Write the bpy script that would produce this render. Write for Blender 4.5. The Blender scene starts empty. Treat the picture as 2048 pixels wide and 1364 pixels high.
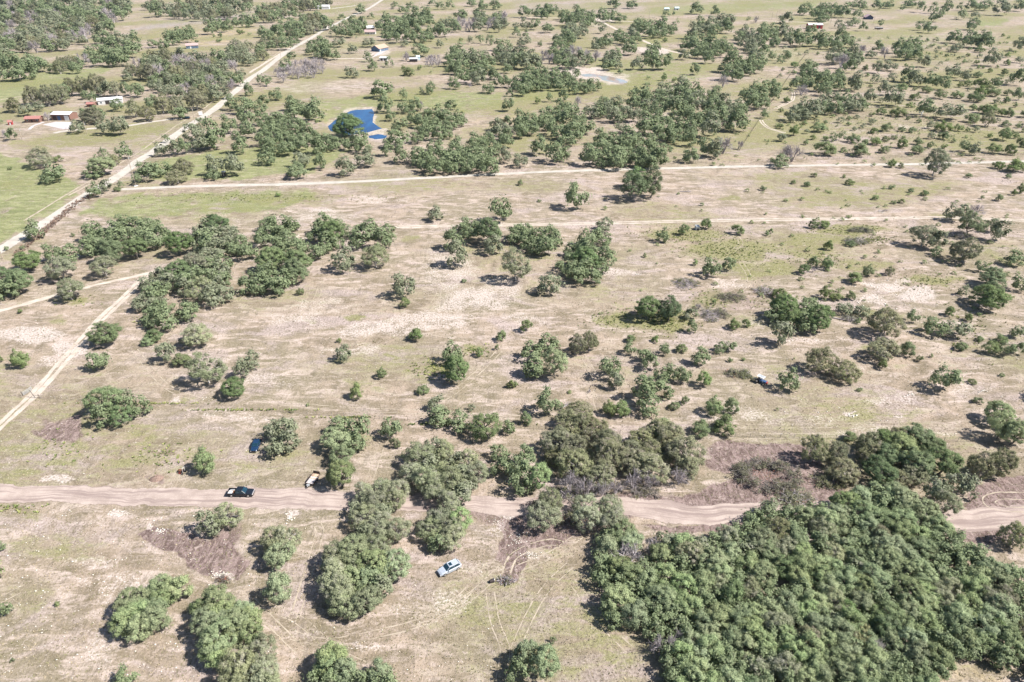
import bpy, math, random
import numpy as np
from mathutils import Vector, Matrix

# ---------------------------------------------------------------- camera, light, exposure
S = bpy.context.scene
CAM_H, PITCH, FPX = 112.0, math.radians(30.7), 1365.33
cam = bpy.data.objects.new('camera', bpy.data.cameras.new('camera'))
S.collection.objects.link(cam)
cam.location = (0, 0, CAM_H)
cam.rotation_euler = (math.pi/2 - PITCH, 0, 0)
cam.data.lens = 24; cam.data.sensor_width = 36
cam.data.clip_start = 1; cam.data.clip_end = 30000
S.camera = cam

SUN_EL = math.radians(49)
SUN_AZ = math.radians(100)          # clockwise from +Y (view direction): sun on the right, a little behind the camera
w = bpy.data.worlds.new('World'); S.world = w; w.use_nodes = True
nt = w.node_tree
bg = nt.nodes['Background']
sky = nt.nodes.new('ShaderNodeTexSky'); sky.sky_type = 'NISHITA'; sky.sun_disc = False
sky.sun_elevation = SUN_EL; sky.sun_rotation = SUN_AZ
sky.air_density = 1.0; sky.dust_density = 1.0; sky.ozone_density = 1.0
nt.links.new(sky.outputs[0], bg.inputs[0]); bg.inputs[1].default_value = 0.065
sl = bpy.data.lights.new('sun', 'SUN'); sl.energy = 5.0; sl.angle = math.radians(0.5); sl.color = (1.0, 0.95, 0.88)
sun = bpy.data.objects.new('sun', sl); S.collection.objects.link(sun)
sd = Vector((math.sin(SUN_AZ)*math.cos(SUN_EL), math.cos(SUN_AZ)*math.cos(SUN_EL), math.sin(SUN_EL)))
sun.rotation_euler = sd.to_track_quat('Z', 'Y').to_euler(); sun.location = sd*500
S.view_settings.view_transform = 'Standard'; S.view_settings.look = 'None'
S.view_settings.exposure = 1.0; S.view_settings.gamma = 1
S.view_settings.use_curve_mapping = False
S.cycles.max_bounces = 5; S.cycles.diffuse_bounces = 3; S.cycles.glossy_bounces = 2
S.cycles.transmission_bounces = 2; S.cycles.transparent_max_bounces = 6; S.cycles.volume_bounces = 0
HAZE = 0.00002

# ---------------------------------------------------------------- camera geometry of the photograph -> ground points
sT, cT = math.sin(PITCH), math.cos(PITCH)
def ray(px, py):
    u = (px-1024)/FPX; v = (py-682)/FPX
    return (u, cT - v*sT, -sT - v*cT)
def at(px, py, z=0.0):
    r = ray(px, py); t = (z-CAM_H)/r[2]
    return Vector((r[0]*t, r[1]*t, z))
def scale_at(px, py, z=0.0):
    r = ray(px, py); return FPX*r[2]/(z-CAM_H)          # pixels per metre
def dep(py): return PITCH + math.atan((py-682)/FPX)      # depression angle

# ---------------------------------------------------------------- object helpers
COL = S.collection
def tag(o, label=None, cat=None, group=None, kind=None):
    if label: o['label'] = label
    if cat: o['category'] = cat
    if group: o['group'] = group
    if kind: o['kind'] = kind
    return o
def empty(name, loc=(0,0,0), rz=0.0, scale=None):
    o = bpy.data.objects.new(name, None); COL.objects.link(o)
    o.location = loc; o.rotation_euler = (0, 0, rz); o.empty_display_size = 0.3
    if scale: o.scale = scale
    return o
def link(name, me, parent=None, mat=None, loc=None):
    o = bpy.data.objects.new(name, me); COL.objects.link(o)
    if parent: o.parent = parent
    if loc: o.location = loc
    if mat:
        if len(me.materials) == 0: me.materials.append(mat)
        elif me.materials[0] is not mat:
            o.material_slots[0].link = 'OBJECT'; o.material_slots[0].material = mat
    return o
def np_mesh(name, V, F, k):
    """V (n,3) float array, F (m,k) int array of k-gons"""
    me = bpy.data.meshes.new(name)
    V = np.asarray(V, dtype=np.float32); F = np.asarray(F, dtype=np.int32)
    me.vertices.add(len(V)); me.vertices.foreach_set('co', V.ravel())
    me.loops.add(F.size); me.loops.foreach_set('vertex_index', F.ravel())
    me.polygons.add(len(F)); me.polygons.foreach_set('loop_start', np.arange(0, F.size, k, dtype=np.int32))
    me.polygons.foreach_set('loop_total', np.full(len(F), k, dtype=np.int32))
    me.update(calc_edges=True); return me
class MB:
    """collects boxes, tubes, quads into one mesh"""
    def __init__(s): s.v = []; s.f = []
    def add(s, vs, fs):
        n = len(s.v); s.v += [tuple(v) for v in vs]; s.f += [tuple(i+n for i in f) for f in fs]; return s
    def box(s, x0, x1, y0, y1, z0, z1, taper=0.0):
        t = taper
        return s.add([(x0,y0,z0),(x1,y0,z0),(x1,y1,z0),(x0,y1,z0),(x0+t,y0+t,z1),(x1-t,y0+t,z1),(x1-t,y1-t,z1),(x0+t,y1-t,z1)],
            [(0,3,2,1),(4,5,6,7),(0,1,5,4),(1,2,6,5),(2,3,7,6),(3,0,4,7)])
    def tube(s, p, q, r0, r1=None, n=6, cap=True):
        r1 = r0 if r1 is None else r1
        p = Vector(p); q = Vector(q); d = q-p
        if d.length < 1e-6: return s
        a = d.normalized().orthogonal().normalized(); b = d.normalized().cross(a)
        vs = []
        for c, r in ((p, r0), (q, r1)):
            for i in range(n):
                t = 2*math.pi*i/n; vs.append(c + a*(r*math.cos(t)) + b*(r*math.sin(t)))
        fs = [(i, (i+1) % n, n+(i+1) % n, n+i) for i in range(n)]
        if cap: fs += [tuple(range(n-1, -1, -1)), tuple(range(n, 2*n))]
        return s.add(vs, fs)
    def prism(s, pts, y0, y1):
        """pts in the xz plane, extruded along y"""
        n = len(pts)
        vs = [(x, y0, z) for x, z in pts] + [(x, y1, z) for x, z in pts]
        fs = [tuple(range(n)), tuple(range(2*n-1, n-1, -1))] + [(i, n+i, n+(i+1) % n, (i+1) % n) for i in range(n)]
        return s.add(vs, fs)
    def loft(s, secs, cap=True):
        n = len(secs[0]); vs = [p for sec in secs for p in sec]; fs = []
        for k in range(len(secs)-1):
            for i in range(n):
                fs.append((k*n+i, k*n+(i+1) % n, (k+1)*n+(i+1) % n, (k+1)*n+i))
        if cap: fs += [tuple(range(n-1, -1, -1)), tuple((len(secs)-1)*n+i for i in range(n))]
        return s.add(vs, fs)
    def build(s, name, mat=None, parent=None, smooth=False, bevel=0):
        me = bpy.data.meshes.new(name); me.from_pydata(s.v, [], s.f)
        import bmesh
        bm = bmesh.new(); bm.from_mesh(me); bmesh.ops.recalc_face_normals(bm, faces=bm.faces[:])
        bm.to_mesh(me); bm.free(); me.update()
        if smooth: me.polygons.foreach_set('use_smooth', [True]*len(me.polygons))
        o = link(name, me, parent, mat)
        if bevel:
            m = o.modifiers.new('bevel', 'BEVEL'); m.width = bevel; m.segments = 2; m.limit_method = 'ANGLE'
        return o

# ---------------------------------------------------------------- materials
class NT:
    def __init__(s, name):
        s.m = bpy.data.materials.new(name); s.m.use_nodes = True; s.t = s.m.node_tree
        s.b = s.t.nodes['Principled BSDF']; s.b.inputs['Roughness'].default_value = 0.9
        s.b.inputs['Specular IOR Level'].default_value = 0.2
    def n(s, ty, **kw):
        nd = s.t.nodes.new(ty)
        for k, v in kw.items():
            if hasattr(nd, k): setattr(nd, k, v)
            else: nd.inputs[k].default_value = v
        return nd
    def l(s, a, b): s.t.links.new(a, b)
    def pos(s, scale=(1,1,1), rot=(0,0,0)):
        g = s.n('ShaderNodeNewGeometry'); mp = s.n('ShaderNodeMapping')
        mp.inputs['Scale'].default_value = scale; mp.inputs['Rotation'].default_value = rot
        s.l(g.outputs['Position'], mp.inputs['Vector']); return mp.outputs[0]
    def noise(s, vec, scale, detail=4, rough=0.55, dist=0.0):
        nd = s.n('ShaderNodeTexNoise'); nd.inputs['Scale'].default_value = scale
        nd.inputs['Detail'].default_value = detail; nd.inputs['Roughness'].default_value = rough
        nd.inputs['Distortion'].default_value = dist
        if vec is not None: s.l(vec, nd.inputs['Vector'])
        return nd.outputs['Fac']
    def ramp(s, fac, a, b, lo=0.0, hi=1.0, clamp=True):
        r = s.n('ShaderNodeMapRange'); r.inputs['From Min'].default_value = a; r.inputs['From Max'].default_value = b
        r.inputs['To Min'].default_value = lo; r.inputs['To Max'].default_value = hi; r.interpolation_type = 'SMOOTHSTEP'
        s.l(fac, r.inputs['Value']); return r.outputs[0]
    def math(s, op, a, b=None):
        m = s.n('ShaderNodeMath', operation=op)
        for i, x in enumerate((a, b)):
            if x is None: continue
            if isinstance(x, (int, float)): m.inputs[i].default_value = x
            else: s.l(x, m.inputs[i])
        return m.outputs[0]
    def mix(s, fac, a, b, mode='MIX'):
        m = s.n('ShaderNodeMix', data_type='RGBA', blend_type=mode)
        if isinstance(fac, (int, float)): m.inputs[0].default_value = fac
        else: s.l(fac, m.inputs[0])
        for i, x in ((6, a), (7, b)):
            if isinstance(x, tuple): m.inputs[i].default_value = (*x, 1)
            else: s.l(x, m.inputs[i])
        return m.outputs[2]
    def bump(s, h, strength=0.5, dist=0.1):
        b = s.n('ShaderNodeBump'); b.inputs['Strength'].default_value = strength; b.inputs['Distance'].default_value = dist
        s.l(h, b.inputs['Height']); s.l(b.outputs[0], s.b.inputs['Normal'])
    def col(s, c): s.l(c, s.b.inputs['Base Color']); return s.m
def plain(name, c, rough=0.7, metal=0.0, spec=0.4, var=0.15, scale=3.0):
    M = NT(name); v = M.noise(M.pos(), scale, 3)
    cc = M.mix(M.ramp(v, 0.3, 0.7), tuple(x*(1-var) for x in c), tuple(min(1, x*(1+var)) for x in c))
    M.b.inputs['Roughness'].default_value = rough; M.b.inputs['Metallic'].default_value = metal
    M.b.inputs['Specular IOR Level'].default_value = spec
    return M.col(cc)

def leaf_mat(name, dark, light, dry, dryamt=0.15, sheen=0.08):
    M = NT(name)
    oi = M.n('ShaderNodeObjectInfo'); P = M.pos()
    big = M.noise(P, 0.55, 3); fine = M.noise(P, 3.2, 5, 0.8)
    c = M.mix(M.ramp(fine, 0.40, 0.60), dark, light)
    c = M.mix(M.math('MULTIPLY', M.ramp(big, 0.5, 0.72), dryamt), c, dry)
    hs = M.n('ShaderNodeHueSaturation')
    h = M.math('MULTIPLY', oi.outputs['Random'], 0.03); h = M.math('ADD', h, 0.485); M.l(h, hs.inputs['Hue'])
    r2 = M.math('FRACT', M.math('MULTIPLY', oi.outputs['Random'], 7.31))
    M.l(M.math('ADD', M.math('MULTIPLY', r2, 0.4), 0.8), hs.inputs['Value'])
    M.l(M.math('ADD', M.math('MULTIPLY', M.math('FRACT', M.math('MULTIPLY', oi.outputs['Random'], 13.7)), 0.3), 0.82), hs.inputs['Saturation'])
    M.l(c, hs.inputs['Color'])
    M.l(hs.outputs[0], M.b.inputs['Base Color'])
    M.b.inputs['Roughness'].default_value = 0.7; M.b.inputs['Specular IOR Level'].default_value = sheen
    tr = M.n('ShaderNodeBsdfTranslucent'); M.l(hs.outputs[0], tr.inputs[0])
    mx = M.n('ShaderNodeMixShader'); mx.inputs[0].default_value = 0.34
    M.l(M.b.outputs[0], mx.inputs[1]); M.l(tr.outputs[0], mx.inputs[2])
    M.l(mx.outputs[0], M.t.nodes['Material Output'].inputs[0])
    return M.m
LEAF = {
 'o': leaf_mat('oak_leaves', (0.092, 0.138, 0.066), (0.285, 0.355, 0.175), (0.29, 0.28, 0.21), 0.35),
 'l': leaf_mat('pale_oak_leaves', (0.180, 0.205, 0.120), (0.42, 0.44, 0.28), (0.40, 0.38, 0.32), 0.7),
 'g': leaf_mat('bright_leaves', (0.175, 0.228, 0.125), (0.415, 0.475, 0.265), (0.35, 0.37, 0.22), 0.4),
 'j': leaf_mat('juniper_sprays', (0.150, 0.158, 0.095), (0.360, 0.365, 0.215), (0.42, 0.37, 0.31), 0.8),
 'b': leaf_mat('shrub_leaves', (0.125, 0.170, 0.080), (0.310, 0.375, 0.175), (0.31, 0.30, 0.21), 0.4),
}
def bark_mat(name, a, b):
    M = NT(name); return M.col(M.mix(M.ramp(M.noise(M.pos((1,1,0.3)), 6, 4), 0.35, 0.65), a, b))
BARK = bark_mat('oak_bark', (0.11, 0.095, 0.085), (0.24, 0.22, 0.20))
PBARK = bark_mat('grey_bark', (0.24, 0.22, 0.21), (0.42, 0.40, 0.38))
DBARK = bark_mat('dead_bark', (0.25, 0.22, 0.23), (0.44, 0.40, 0.41))

# ---------------------------------------------------------------- crowns and limbs (unit trees: radius 1, height 1)
def fib(n, rng):
    i = np.arange(n)+0.5; ph = np.arccos(1-2*i/n); th = math.pi*(1+5**0.5)*i + rng.random()*6
    return np.stack([np.cos(th)*np.sin(ph), np.sin(th)*np.sin(ph), np.cos(ph)], 1)
def leaf_quads(P, N, size, rng, slim=1.0, jit=0.75):
    """one diamond per point, facing roughly along N"""
    n = len(P)
    N = N + rng.normal(size=(n,3))*jit; N /= np.linalg.norm(N, axis=1, keepdims=True)+1e-9
    R = rng.normal(size=(n,3)); U = np.cross(N, R); U /= np.linalg.norm(U, axis=1, keepdims=True)+1e-9
    W = np.cross(N, U); sz = size*(0.6+0.8*rng.random((n,1)))
    U = U*sz; W = W*sz*slim
    V = np.stack([P-U, P-W*0.8, P+U, P+W], 1).reshape(-1,3)
    F = np.arange(4*n).reshape(n,4); return V, F
def make_crown(seed, style, nl, npf, nleaf, leaf, bush=False):
    """returns leaf mesh and limb mesh sharing one set of lobes.  crown centre at zc, half height hz"""
    rng = np.random.default_rng(seed)
    zc, hz = (0.47, 0.50) if bush else (0.53, 0.47)
    # lobes
    lob = []
    for k in range(nl):
        a = 2*math.pi*(k+rng.random()*0.7)/max(nl-1,1) if k else 0
        r = rng.uniform(0.42, 0.62) if k else 0.08
        rr = rng.uniform(0.34, 0.50)
        z = rng.uniform(-0.52, 0.30) if k else 0.30
        lob.append((r*math.cos(a), r*math.sin(a), z, rr))
    if nl > 6:
        for k in range(nl//3):
            a = rng.random()*6.28; r = rng.uniform(0.15, 0.45); lob.append((r*math.cos(a), r*math.sin(a), rng.uniform(0.25,0.6), rng.uniform(0.28,0.4)))
    lob = np.array(lob)
    bd = np.stack([lob[:,0], lob[:,1], lob[:,2]*0.9+0.05], 1); bd /= np.linalg.norm(bd, axis=1, keepdims=True)+1e-6
    bw = rng.uniform(0.30, 0.48, len(bd)); bh = rng.uniform(0.16, 0.34, len(bd)); sx = rng.uniform(0.80, 1.0); opening = 0.22 if nleaf < 120 and nl >= 12 else 0.04
    puffs = []; pr = []
    tries = 0
    while len(puffs) < npf and tries < npf*80:
        tries += 1
        d = rng.normal(size=3); d /= np.linalg.norm(d)
        if d[2] < -0.62: continue
        ang = np.arccos(np.clip(bd@d, -1, 1)); R_ = 0.66 + np.max(bh*np.exp(-(ang/bw)**2))
        if R_ < 0.74 and rng.random() < 0.45+opening: continue
        if rng.random() < 0.20: R_ *= rng.uniform(0.45, 0.85)
        if d[2] < -0.1: R_ *= 1+0.10*d[2]
        p = d*R_*np.array([1, sx, 1.0]); p[:2] += 0.05*np.sin(4*p[1::-1])
        if style == 'j': p[2] += 0.12*(1-math.hypot(p[0],p[1]))
        r = 1.22/math.sqrt(npf)*rng.uniform(0.6, 1.6)
        if puffs:
            dd = np.linalg.norm(np.array(puffs)-p, axis=1)
            if dd.min() < r*0.54: continue
        puffs.append(p); pr.append(r)
    puffs = np.array(puffs); pr = np.array(pr)
    m = np.abs(puffs[:,:2]).max(); puffs /= max(m, 0.9)
    PP = []; NN = []
    for p, r in zip(puffs, pr):
        k = int(nleaf*(r/pr.mean())**2*rng.uniform(0.75,1.2))
        out = p/np.linalg.norm(p) + np.array([0,0,0.55]); out /= np.linalg.norm(out)
        d = rng.normal(size=(k,3)); d += out*0.9; d /= np.linalg.norm(d, axis=1, keepdims=True)
        rad = r*(0.55+0.5*rng.random((k,1))**0.6)
        el = np.array([1,1,0.82]) if style != 'j' else np.array([0.95,0.95,1.0])
        wisp = (rng.random((k,1)) < 0.22)*rng.random((k,1))*r*1.1
        PP.append(p + d*(rad+wisp)*el); NN.append(d + out*0.55)
    P = np.concatenate(PP); N = np.concatenate(NN)
    V, F = leaf_quads(P, N, leaf, rng, 0.62 if style != 'j' else 0.36, 0.42 if style != 'j' else 0.5)
    V[:,2] = zc + V[:,2]*hz/0.97
    V[:,2] = np.where(V[:,2] < 0.015, 0.015+0.03*rng.random(len(V)), V[:,2])
    crown = np_mesh('crown', V, F, 4)
    # limbs
    mb = MB(); wob = lambda s: Vector(rng.normal(size=3)*s)
    tz = lambda q: Vector((q[0], q[1], zc + q[2]*hz/0.97))
    tr = 0.045 if not bush else (0.042 if style == 'j' else 0.03)
    stems = 1 if not bush else 3
    forks = []
    for sN in range(stems):
        b0 = Vector((rng.normal()*0.03*stems, rng.normal()*0.03*stems, -0.02)); f1 = b0 + Vector((rng.normal()*0.07, rng.normal()*0.07, zc*0.33)); f2 = f1+Vector((rng.normal()*0.08, rng.normal()*0.08, zc*0.24))
        mb.tube(b0, f1, tr*1.25, tr*0.95, 7); mb.tube(f1, f2, tr*0.95, tr*0.8, 7); forks += [f1, f2]
    tips = []
    for L in lob:
        e = tz(L); s0 = min(forks, key=lambda q: (q-e).length) if rng.random() < 0.5 else forks[-1]
        mid = s0.lerp(e, 0.5)+wob(0.05); mb.tube(s0, mid, tr*0.62, tr*0.42, 5, False); mb.tube(mid, e, tr*0.42, tr*0.25, 5, False); tips += [mid, e]
    tp = np.array([list(t) for t in tips])
    for p in puffs[::(1 if len(puffs) < 90 else 2)]:
        q = tz(p); i = np.argmin(np.linalg.norm(tp-np.array(q), axis=1)); a = Vector(tp[i]); mid = a.lerp(q, 0.55)+wob(0.03)
        mb.tube(a, mid, tr*0.2, tr*0.13, 4, False); mb.tube(mid, q*1.0, tr*0.13, tr*0.05, 3, False)
    me = bpy.data.meshes.new('trunk'); me.from_pydata(mb.v, [], mb.f); me.update()
    return crown, me
def make_dead(seed, nb, bush=False):
    rng = np.random.default_rng(seed); mb = MB(); tw = MB()
    zc = 0.5
    def grow(p, d, ln, r, lv, target):
        q = p + d*ln; mb_ = mb if lv < 2 else tw
        mid = p.lerp(q, 0.5) + Vector(rng.normal(size=3)*ln*0.08)
        mb_.tube(p, mid, r, r*0.8, 5 if lv < 2 else 3, False); mb_.tube(mid, q, r*0.8, r*0.55, 5 if lv < 2 else 3, False)
        if lv >= 4: return
        for k in range(4 if lv < 3 else 3):
            nd = d + Vector(rng.normal(size=3))*(0.62 if lv else 0.75); nd.z += 0.05; nd.normalize()
            st = mid if (k % 2 and lv) else q
            grow(st, nd, ln*rng.uniform(0.58,0.8), r*0.55, lv+1, None)
    for s in range(nb):
        a = rng.random()*6.28; d = Vector((math.cos(a)*0.5, math.sin(a)*0.5, 0.8)).normalized()
        grow(Vector((0,0,-0.02)), d, 0.34, 0.032, 0, None)
    out = []
    for m_, nm in ((tw, 'crown'), (mb, 'trunk')):
        V = np.array(m_.v); mx = np.percentile(np.abs(V[:,:2]), 98); V[:,:2] /= max(mx, 0.5); V[:,2] = np.where(V[:,2] > 0, V[:,2]/max(np.percentile(V[:,2], 99.5), 0.3), V[:,2])
        out.append(V)
    me = []
    for m_, nm, V in ((tw, 'crown', out[0]), (mb, 'trunk', out[1])):
        M_ = bpy.data.meshes.new(nm); M_.from_pydata(V.tolist(), [], m_.f); M_.update(); me.append(M_)
    return me[0], me[1]

LIB = {
 'L': [make_crown(100+i, 'o', 12, 135, 190, 0.028) for i in range(5)],
 'M': [make_crown(200+i, 'o', 8, 62, 210, 0.039) for i in range(5)],
 'S': [make_crown(300+i, 'o', 6, 34, 150, 0.053, True) for i in range(6)],
 'F': [make_crown(400+i, 'o', 7, 46, 85, 0.060) for i in range(6)],
 'T': [make_crown(450+i, 'o', 5, 22, 42, 0.105, True) for i in range(4)],
 'P': [make_crown(500+i, 'o', 12, 100, 118, 0.031) for i in range(5)],     # open, limbs show
 'J': [make_crown(600+i, 'j', 11, 170, 105, 0.036, True) for i in range(3)],
 'K': [make_crown(650+i, 'j', 8, 70, 80, 0.060, True) for i in range(4)],
 'U': [make_crown(490+i, 'o', 5, 17, 24, 0.135, True) for i in range(6)],
 'W': [make_crown(480+i, 'o', 4, 9, 12, 0.26, True) for i in range(4)],
 'D': [make_dead(700+i, 4) for i in range(4)],
}

# ---------------------------------------------------------------- ground: one sheet to the horizon, with its own soil and grass colours
us = list(np.arange(-0.80, 0.8001, 4.0/FPX)); us = [-9, -5, -2.6, -1.5, -1.1, -0.92] + us + [0.92, 1.1, 1.5, 2.6, 5, 9]
pys = list(np.arange(1410, -30, -3.6)) + [-34, -40, -48, -58, -68, -78, -88, -96, -104, -110]
rows = [(-600, 95.0), (-100, 95.0), (10, 95.0)]
for py in pys:
    r = ray(1024, py); t = -CAM_H/r[2]; rows.append((r[1]*t, t))
U = np.array(us); RY = np.array([r[0] for r in rows]); RT = np.array([r[1] for r in rows])
GX = RT[:,None]*U[None,:]; GY = np.repeat(RY[:,None], len(U), 1)
nR, nC = GX.shape
idx = np.arange(nR*nC).reshape(nR, nC)
F = np.stack([idx[:-1,:-1], idx[:-1,1:], idx[1:,1:], idx[1:,:-1]], -1).reshape(-1,4)
V = np.stack([GX, GY, np.zeros_like(GX)], -1).reshape(-1,3)
gme = np_mesh('ground', V, F, 4)
# where each vertex appears in the photograph (used only to look up which soil or grass lies there)
def project(X, Y, Z=0.0):
    dz = Z-CAM_H; zc = Y*cT - dz*sT; yc = Y*sT + dz*cT
    zc = np.where(zc < 1, 1, zc); return 1024 + FPX*X/zc, 682 - FPX*yc/zc
VX, VY = V[:,0].astype(float), V[:,1].astype(float)
PX, PY = project(VX, VY)
vis = (VY > 30)
rs = np.random.default_rng(5)
def wnoise(x, y, sc, seed):          # cheap smooth world-space noise from sines
    r = np.random.default_rng(seed); o = np.zeros_like(x)
    for k in range(7):
        a = r.random()*6.28; f = sc*(0.6+1.4*r.random()); o += np.sin((x*math.cos(a)+y*math.sin(a))*f*6.28 + r.random()*6.28)
    return o/2.6
SC = FPX*np.maximum(0.02, (sT + (PY-682)/FPX*cT))/CAM_H
wx = PX + SC*(wnoise(VX, VY, 0.045, 1)*1.6 + wnoise(VX, VY, 0.16, 2)*0.6)
wy = PY + SC*0.45*(wnoise(VX, VY, 0.045, 3)*1.6 + wnoise(VX, VY, 0.16, 4)*0.6)
def poly_mask(poly, soft=12.0):
    P = np.array(poly, float); out = np.zeros(len(wx))
    m = vis & (wx > P[:,0].min()-soft*2) & (wx < P[:,0].max()+soft*2) & (wy > P[:,1].min()-soft) & (wy < P[:,1].max()+soft)
    x = wx[m]; y = wy[m]; ins = np.zeros(len(x), bool); d2 = np.full(len(x), 1e12)
    asp = 1.8
    for i in range(len(P)):
        x0, y0 = P[i]; x1, y1 = P[(i+1) % len(P)]
        c = ((y0 > y) != (y1 > y)) & (x < (x1-x0)*(y-y0)/((y1-y0) if y1 != y0 else 1e-9)+x0); ins ^= c
        ex, ey = x1-x0, (y1-y0)*asp; qx, qy = x-x0, (y-y0)*asp
        t = np.clip((qx*ex+qy*ey)/(ex*ex+ey*ey+1e-9), 0, 1); d2 = np.minimum(d2, (qx-t*ex)**2+(qy-t*ey)**2)
    d = np.sqrt(d2)*np.where(ins, 1, -1); out[m] = np.clip(0.5+d/(2*soft), 0, 1); return out
def ell_mask(cx, cy, rx, ry, rot=0.0):
    dx = wx-cx; dy = wy-cy; c, s = math.cos(rot), math.sin(rot)
    q = ((dx*c+dy*s)/rx)**2 + ((-dx*s+dy*c)/ry)**2
    return np.where(vis, np.clip(1.35-q, 0, 1), 0)
green = np.zeros(len(VX)); lush = green.copy(); bare = green.copy(); pale = green.copy(); gold = green.copy(); grey = green.copy()
def put(A, m, s=1.0): np.maximum(A, m*s, out=A)
# short green grass
for p, s in (([(-20,300),(70,330),(165,372),(135,405),(80,440),(-20,500)], .9), ([(190,392),(330,386),(620,378),(640,398),(560,420),(400,432),(250,440),(150,430)], .75),
    ([(-10,162),(90,142),(250,128),(200,148),(110,185),(-10,210)], .85), ([(560,215),(640,195),(700,200),(740,215),(640,250)], .7),
    ([(620,200),(760,188),(900,180),(1010,185),(1010,215),(940,225),(800,215),(700,215)], .8), ([(300,325),(420,300),(560,290),(700,300),(630,345),(420,362),(300,362)], .95),
    ([(1020,190),(1060,165),(1180,172),(1150,190),(1040,205)], .9), ([(1160,110),(1260,120),(1420,125),(1420,158),(1260,185),(1200,178)], .65), ([(1290,60),(1340,70),(1310,110),(1270,95)],.6),
    ([(1290,15),(1420,4),(1640,0),(1640,16),(1400,28),(1300,30)], .7), ([(1960,38),(2030,34),(2000,52),(1950,54)], .9), ([(1700,60),(1900,68),(1900,95),(1750,92),(1680,80)], .5),
    ([(640,10),(740,0),(760,0),(700,40),(640,30)], .4), ([(140,100),(190,98),(260,108),(150,120)], .35),
    ([(260,300),(380,245),(370,270),(300,325)], .5), ([(100,262),(370,252),(340,270),(100,285)], .4), ([(700,120),(760,118),(800,135),(720,145)], .4)):
    put(lush, poly_mask(p, 9), s)
# yellow-green weeds and grass
for cx, cy, rx, ry, s in ((1370,470,90,14,.9),(1460,500,110,22,.95),(1520,540,90,18,.9),(1640,480,110,16,.8),(1700,460,80,10,.9),(1730,530,70,14,.7),(1330,640,60,26,.9),(1240,640,60,20,.8),(1420,600,40,22,.7),
    (1860,560,60,14,.8),(1620,500,60,16,.8),(710,636,28,8,1.0),(625,645,18,6,.6),(870,735,34,12,.9),(840,762,30,8,.6),(700,765,24,12,.5),(950,700,34,10,.6),(1700,400,160,20,.6),(1820,380,110,16,.6),(1900,430,60,8,.7),
    (1460,398,30,5,.7),(150,600,40,12,.6),(110,640,30,9,.5),(820,480,26,10,.6),(640,585,40,8,.5),(260,650,60,8,.35),(1740,700,60,10,.4),(1500,640,60,18,.5),(1980,700,60,20,.35),(1700,250,120,26,.55),(1850,240,140,22,.45),(1960,180,100,20,.5),
    (330,880,80,22,.55),(260,920,70,22,.6),(400,800,60,16,.3),(120,1100,110,40,.45),(60,1190,60,40,.45),(700,880,60,24,.5),(1430,1010,40,8,.3),(930,920,50,10,.3),(1600,410,60,8,.5),(500,395,220,10,.5),(560,400,110,14,.6),(660,390,50,8,.5),
    (1750,630,80,7,.7),(1660,560,40,10,.4),(900,620,80,10,.25),(1130,240,60,14,.6),(960,260,40,12,.5),(1620,170,60,12,.4),(1580,230,40,16,.5),(1500,150,50,10,.4),(1900,130,120,16,.4),(1240,1240,50,80,.3),(60,480,40,8,.4),(20,1010,40,10,.5),(40,1030,60,12,.5),(1970,1345,60,20,.3)):
    put(green, ell_mask(cx, cy, rx, ry), s)
# disturbed mauve soil
for p, s in (([(290,1068),(340,1058),(420,1075),(470,1070),(500,1120),(470,1160),(430,1150),(370,1120),(320,1095)], .9), ([(985,1050),(1010,1028),(1100,1030),(1180,1062),(1120,1080),(1070,1100),(1030,1160),(985,1165),(980,1110)], 1),
    ([(1395,900),(1440,885),(1560,895),(1640,900),(1650,1000),(1560,1040),(1440,1030),(1240,1010),(1260,985),(1400,990),(1450,960)], .9), ([(1950,980),(2000,955),(2070,940),(2070,1080),(1900,1070)], .95),
    ([(90,835),(150,820),(180,850),(160,880),(100,880),(70,865)], .6), ([(960,1010),(1240,1010),(1260,1040),(1180,1060),(960,1050)], .5), ([(0,880),(60,905),(30,960),(-20,960)], .2), ([(1100,1000),(1200,985),(1300,990),(1280,1020),(1120,1025)], .7), ([(420,1020),(470,1030),(510,1110),(470,1150),(420,1090)], .5)):
    put(bare, poly_mask(p, 10), s)
for cx, cy, rx, ry, s in ((290,962,30,8,.5),(1460,600,110,30,.35),(1660,640,60,20,.2),(1800,550,60,18,.3),(1700,470,50,14,.25),(1700,225,60,14,.35),(1870,275,60,10,.3),(700,460,60,10,.2),(1480,450,200,6,.15)):
    put(bare, ell_mask(cx, cy, rx, ry), s)
for cx, cy, rx, ry in ((1520,900,90,14),(1440,925,34,26),(1300,1004,90,8),(1010,1110,34,46),(1080,1075,70,26),(1640,990,40,24),(1400,1052,120,8),(440,1105,60,34)): put(bare, ell_mask(cx, cy, rx, ry), 1.0)
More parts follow.
